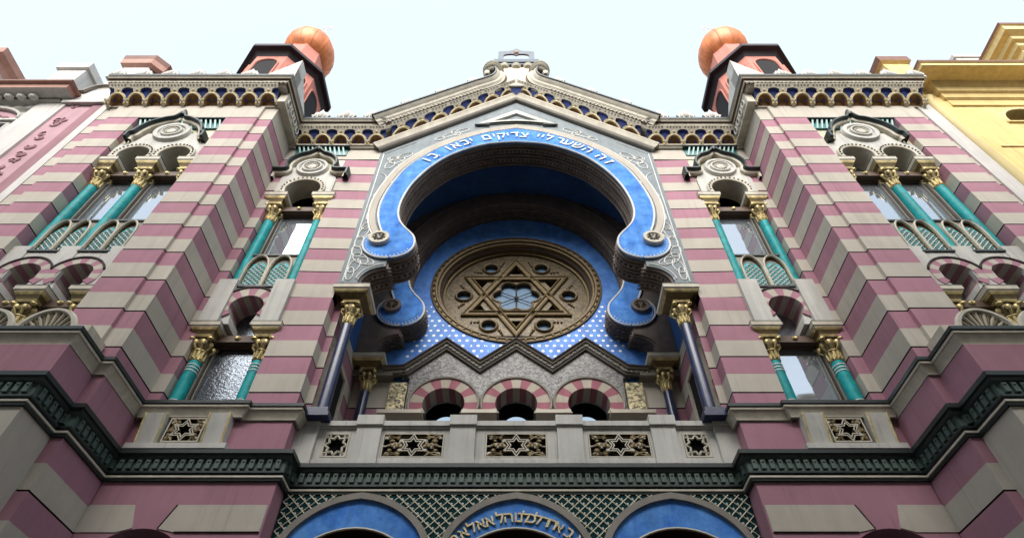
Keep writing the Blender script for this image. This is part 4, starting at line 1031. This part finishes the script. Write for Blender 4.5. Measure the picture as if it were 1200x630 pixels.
mb=MB(); mb.box(9.78,10.13,5.985,6.5,0,17.3); build('downpipe_strip',mb,['plaster'],yel,'grey plaster strip at the party wall')
ep=[(0,17.10),(.04,17.12),(.04,17.2),(.02,17.22),(.02,17.45),(.08,17.5),(.08,17.72),(.14,17.76),(.16,17.95),(.24,18.02),(.26,18.1),(.62,18.12),(.62,18.24),(.66,18.26),(.66,18.36),(0,18.42)]
mb=MB(); mb.plan([(10.80,9),(10.80,W),(24,W)],[(q,z-.3) for q,z in ep],mats=[0]*10+[0,1,1,2,2]); build('eaves',mb,['yellow','yellow_trim','roof_brown'],yel)
mb=MB(); mb.box(10.75,24,W-.03,W-.001,14.62,14.66); build('string_course',mb,['yellow_trim'],yel)
mb=MB(); mb.box(14.85,20,6.1,10,18.3,21.4,0); mb.plan([(14.85,10),(14.85,6.1),(20,6.1)],[(0,20.6),(.05,20.65),(.05,20.85),(.16,20.95),(.18,21.1),(.28,21.15),(.30,21.3),(.46,21.4),(.48,21.62),(.52,21.64),(.52,21.78),(0,21.9)],mats=[1,1,0,1,0,1,0,1,0,2,2])
build('attic_block',mb,['yellow','yellow_trim','roof_brown'],yel)
mb=MB(); mb.box(15.75,16.9,7.6,8.4,18,25.0,0); mb.box(15.7,16.95,7.55,8.45,25.0,25.2,0); build('chimney',mb,['plaster'],yel)
mb=MB(); mb.box(11.7,12.5,6.9,8,17.9,22.6,0); mb.plan([(11.7,8),(11.7,6.9),(12.5,6.9),(12.5,8)],[(0,22.3),(.1,22.35),(.1,22.7),(0,22.75)],mats=[0,1,1]); build('dormer',mb,['yellow','roof_brown'],yel)

# ------------------------------------------------------------------ left neighbour: grey and mauve house
grh=thing('mauve_house',(-14,6,0),'grey and mauve townhouse with an ornamented pilaster left of the striped synagogue','house')
Wl=6.05
mb=MB(); A=[(-13.9,13.2),(-12.1,13.2),(-12.1,15.95),(-13.9,15.95)]; A2=[(-17.4,13.2),(-15.6,13.2),(-15.6,15.95),(-17.4,15.95)]
mb.prism([(-24,0),(-24,17.2),(-9.97,17.2),(-9.97,0)],Wl+.1,Wl+.4,holes=[A,A2]); mb.box(-24,-9.97,Wl+.41,14,0,17.2)
build('wall',mb,['plaster'],grh)
for cx in (-13.0,-16.5):
    mb=MB(); mb.box(cx-1,cx+1,Wl+.32,Wl+.34,13,16); wn=build('window',mb,['glass'],grh)
    mb=MB(); mb.face([(cx-.9,13.2),(cx-.9,15.95),(cx+.9,15.95),(cx+.9,13.2)],[(0,Wl+.3),(0,Wl+.04),(.05,Wl+.03),(.1,Wl+.06),(.1,Wl+.1)],mats=[0]*4); mb.box(cx-1.15,cx+1.15,Wl-.02,Wl+.1,16.02,16.1); mb.box(cx-.03,cx+.03,Wl+.24,Wl+.31,13.2,15.95)
    build('surround',mb,['white_stone'],wn)
    mb=MB(); seg=[(cx+1.05*cos(R(t)),16.12+.62*sin(R(t))) for t in range(0,181,10)]; mb.prism(seg,Wl+.06,Wl+.1,m=0); mb.face(seg,[(0,Wl+.1),(0,Wl-.02),(.06,Wl-.04),(.09,Wl+.1)],mats=[1]*3,left=False)
    for k in range(7): mb.ball((cx-.66+.22*k,Wl+.05,16.3+.16*sin(PI*k/6)),.1,.04,.07,7,2)
    build('lunette',mb,['mauve','white_stone','mauve_dark'],wn)
mb=MB(); mb.box(-11.86,-11.16,Wl-.02,Wl+.1,0,17.0,0); mb.box(-10.16,-9.97,Wl-.04,Wl+.1,0,17.0,0); mb.box(-11.16,-11.10,Wl-.05,Wl+.1,0,16.85,0)
pil=build('pilaster',mb,['plaster'],grh)
mb=MB(); mb.box(-11.10,-10.42,Wl,Wl+.1,0,16.85,0); mb.box(-10.42,-10.16,Wl-.03,Wl+.1,0,16.85,1)
rnd=random.Random(3)
z=8.0
while z<16.6:
    for k in range(5):
        q=rnd.uniform(0,6.28); cx=-10.76+rnd.uniform(-.14,.14); cz=z+rnd.uniform(-.05,.6)
        mb.tube([(cx+.11*cos(q+t*.7)*(1-.1*t),Wl-.004,cz+.13*sin(q+t*.7)*(1-.1*t)) for t in range(6)],.026,5,m=1)
        mb.ball((cx,Wl,cz),.07,.02,.05,6,1)
    z+=.95
build('ornament_panel',mb,['mauve','mauve_dark'],pil,'mauve pilaster panel with dark relief ornament')
mb=MB(); mb.box(-11.2,-9.97,Wl-.10,Wl+.1,16.86,16.98,0); mb.prism([(-11.1,17.0),(-10.0,17.0),(-10.0,17.5)]+arc(-10.55,17.45,.36,20,160,8)+[(-11.1,17.5)],Wl-.06,Wl+.4,back=True); mb.tube([(-11.2,Wl-.1,17.5),(-10.95,Wl-.1,17.52)]+[(a,Wl-.1,b) for a,b in reversed(arc(-10.55,17.5,.38,20,160,8))]+[(-10.1,Wl-.1,17.52),(-9.95,Wl-.1,17.5)],.05,6,m=1)
build('pilaster_cap',mb,['plaster','frame'],pil)
mb=MB(); mb.plan([(-24,Wl+.1),(-11.5,Wl+.1),(-11.5,8)],[(0,16.75),(.08,16.80),(.08,16.95),(.20,17.0),(.22,17.06),(.45,17.10),(.47,17.24),(.55,17.27),(.55,17.34),(0,17.40)],mats=[0,0,0,1,0,2,2,3,3]); 
x=-23
while x<-11.6: mb.ball((x,Wl-.16,16.98),.12,.1,.07,7,0); x+=.3
build('cornice',mb,['white_stone','frame','copper_pink','roof_brown'],grh)
mb=MB(); mb.box(-24,-10.9,Wl+.5,9,17.3,18.6,0); mb.plan([(-24,Wl+.5),(-10.9,Wl+.5),(-10.9,9)],[(0,18.3),(.06,18.35),(.06,18.55),(.14,18.6),(.14,18.68),(0,18.72)],mats=[1,1,1,2,2]); mb.box(-11.3,-10.3,Wl+.2,7.5,17.5,17.95,3); mb.box(-10.9,-9.97,Wl+.6,8,17.3,18.1,3)
build('attic',mb,['plaster','copper_pink','roof_brown','plaster'],grh)
mb=MB(); mb.box(-11.5,-10.75,6.4,7.6,17,20.9,0); mb.plan([(-11.5,7.6),(-11.5,6.4),(-10.75,6.4),(-10.55,6.6),(-10.55,7.6)],[(0,20.5),(.10,20.6),(.12,20.85),(.14,21.1),(-.3,21.15)],mats=[1,1,2,2]); build('chimney',mb,['plaster','copper_pink','roof_brown'],grh)
mb=MB(); mb.box(-22,-15.9,6.6,9,18.5,21.6,0); mb.plan([(-22,6.6),(-15.9,6.6),(-15.9,9)],[(0,21.1),(.1,21.2),(.14,21.45),(.3,21.55),(.34,21.8),(0,21.9)],mats=[0,1,1,1,2]); build('attic_block',mb,['plaster','copper_pink','roof_brown'],grh)
mb=MB(); mb.box(-16.6,-15.6,8,8.8,18,25.0,0); mb.box(-16.7,-15.5,7.9,8.9,25,25.4,0); build('chimney',mb,['plaster'],grh)

# ------------------------------------------------------------------ street, and an unseen house added across it to shade the lower front
mb=MB(); mb.box(-400,400,-400,400,-.3,-.02); g=build('ground',mb,['paving'],None,smooth=0); g['kind']='structure'
mb=MB(); mb.box(-60,60,-2.6,3.6,-.02,-.004); g=build('road',mb,['asphalt'],None,smooth=0); g['kind']='structure'
mb=MB(); mb.box(-60,60,3.6,9,-.015,.12); g=build('pavement',mb,['paving'],None,smooth=0); g['kind']='structure'
mb=MB(); mb.box(-60,60,-5.4,-2.6,-.015,.12); g=build('pavement',mb,['paving'],None,smooth=0); g['kind']='structure'
opp=thing('townhouse',(0,-5.4,0),'plain grey townhouse out of view, added across the street to shade the striped synagogue','house')
mb=MB(); OH=19.5; hs=[[(x-.6,z),(x+.6,z),(x+.6,z+2.2),(x-.6,z+2.2)] for x in range(-22,23,3) for z in (1.4,5.2,9.0,12.6)]
mb.prism([(-26,0),(26,0),(26,OH),(-26,OH)],-5.7,-5.4,holes=hs,back=True); mb.box(-26,26,-14,-5.8,0,OH); build('wall',mb,['opp_wall'],opp)
mb=MB()
for h in hs: mb.box(h[0][0],h[1][0],-5.66,-5.62,h[0][1],h[2][1])
build('windows',mb,['glass'],opp)['kind']='stuff'
mb=MB(); mb.plan([(26,-5.4),(-26,-5.4)],[(0,OH-.6),(.2,OH-.5),(.3,OH-.2),(.6,OH-.1),(.6,OH+.1),(0,OH+.2)]); build('cornice',mb,['plaster'],opp)
mb=MB(); mb.add([(-26,-5.4,OH+.1),(26,-5.4,OH+.1),(26,-10,OH+3),(-26,-10,OH+3),(-26,-14,OH+.1),(26,-14,OH+.1)],[(0,1,2,3),(3,2,5,4)]); build('roof',mb,['roof_brown'],opp)

# rippled glass in the left lower single window
for o in list(bpy.data.objects):
    if o.name.startswith('pane') and o.parent and o.parent.name.startswith('window') and o.parent.scale.x<0:
        zz0=min(v.co.z for v in o.data.vertices); xx0=min(v.co.x for v in o.data.vertices)
        if zz0<8 and xx0<5.5:
            o.data=o.data.copy(); o.data.materials[0]=M['rippled_glass']

# ------------------------------------------------------------------ light, sky, camera
SUN_EL,SUN_AZ=40,185      # hazy sun over the houses across the street
w=bpy.data.worlds.new('World'); sc.world=w; w.use_nodes=True; N=w.node_tree.nodes; L=w.node_tree.links
sky=N.new('ShaderNodeTexSky'); sky.sky_type='NISHITA'; sky.sun_disc=False; sky.sun_elevation=R(SUN_EL); sky.sun_rotation=R(SUN_AZ); sky.dust_density=3.0; sky.air_density=1.0; sky.ozone_density=1.5
bg=N['Background']; bg.inputs['Strength'].default_value=.13
hz=N.new('ShaderNodeMixRGB'); hz.inputs[0].default_value=.74; L.new(sky.outputs[0],hz.inputs[1]); hz.inputs[2].default_value=(1.98,2.2,2.24,1)   # thin bright overcast
L.new(hz.outputs[0],bg.inputs['Color'])
sl=bpy.data.lights.new('sun','SUN'); sl.energy=1.5; sl.angle=R(48); sl.color=(1,.97,.94)
so=bpy.data.objects.new('sun',sl); C.objects.link(so)
d=Vector((sin(R(SUN_AZ))*cos(R(SUN_EL)),cos(R(SUN_AZ))*cos(R(SUN_EL)),sin(R(SUN_EL))))
so.rotation_euler=d.to_track_quat('Z','Y').to_euler(); so.location=(10,30,40)
cam=bpy.data.cameras.new('camera'); co=bpy.data.objects.new('camera',cam); C.objects.link(co); sc.camera=co
cam.sensor_width=36; cam.sensor_fit='HORIZONTAL'; cam.lens=21.21; cam.shift_x=-5/1200; cam.shift_y=135/1200; cam.clip_end=1000; cam.clip_start=.05
co.location=(0,0,1.6); co.rotation_euler=(R(90+43.631),0,0)
sc.view_settings.view_transform='Standard'; sc.view_settings.look='None'; sc.view_settings.exposure=2.02; sc.view_settings.gamma=1
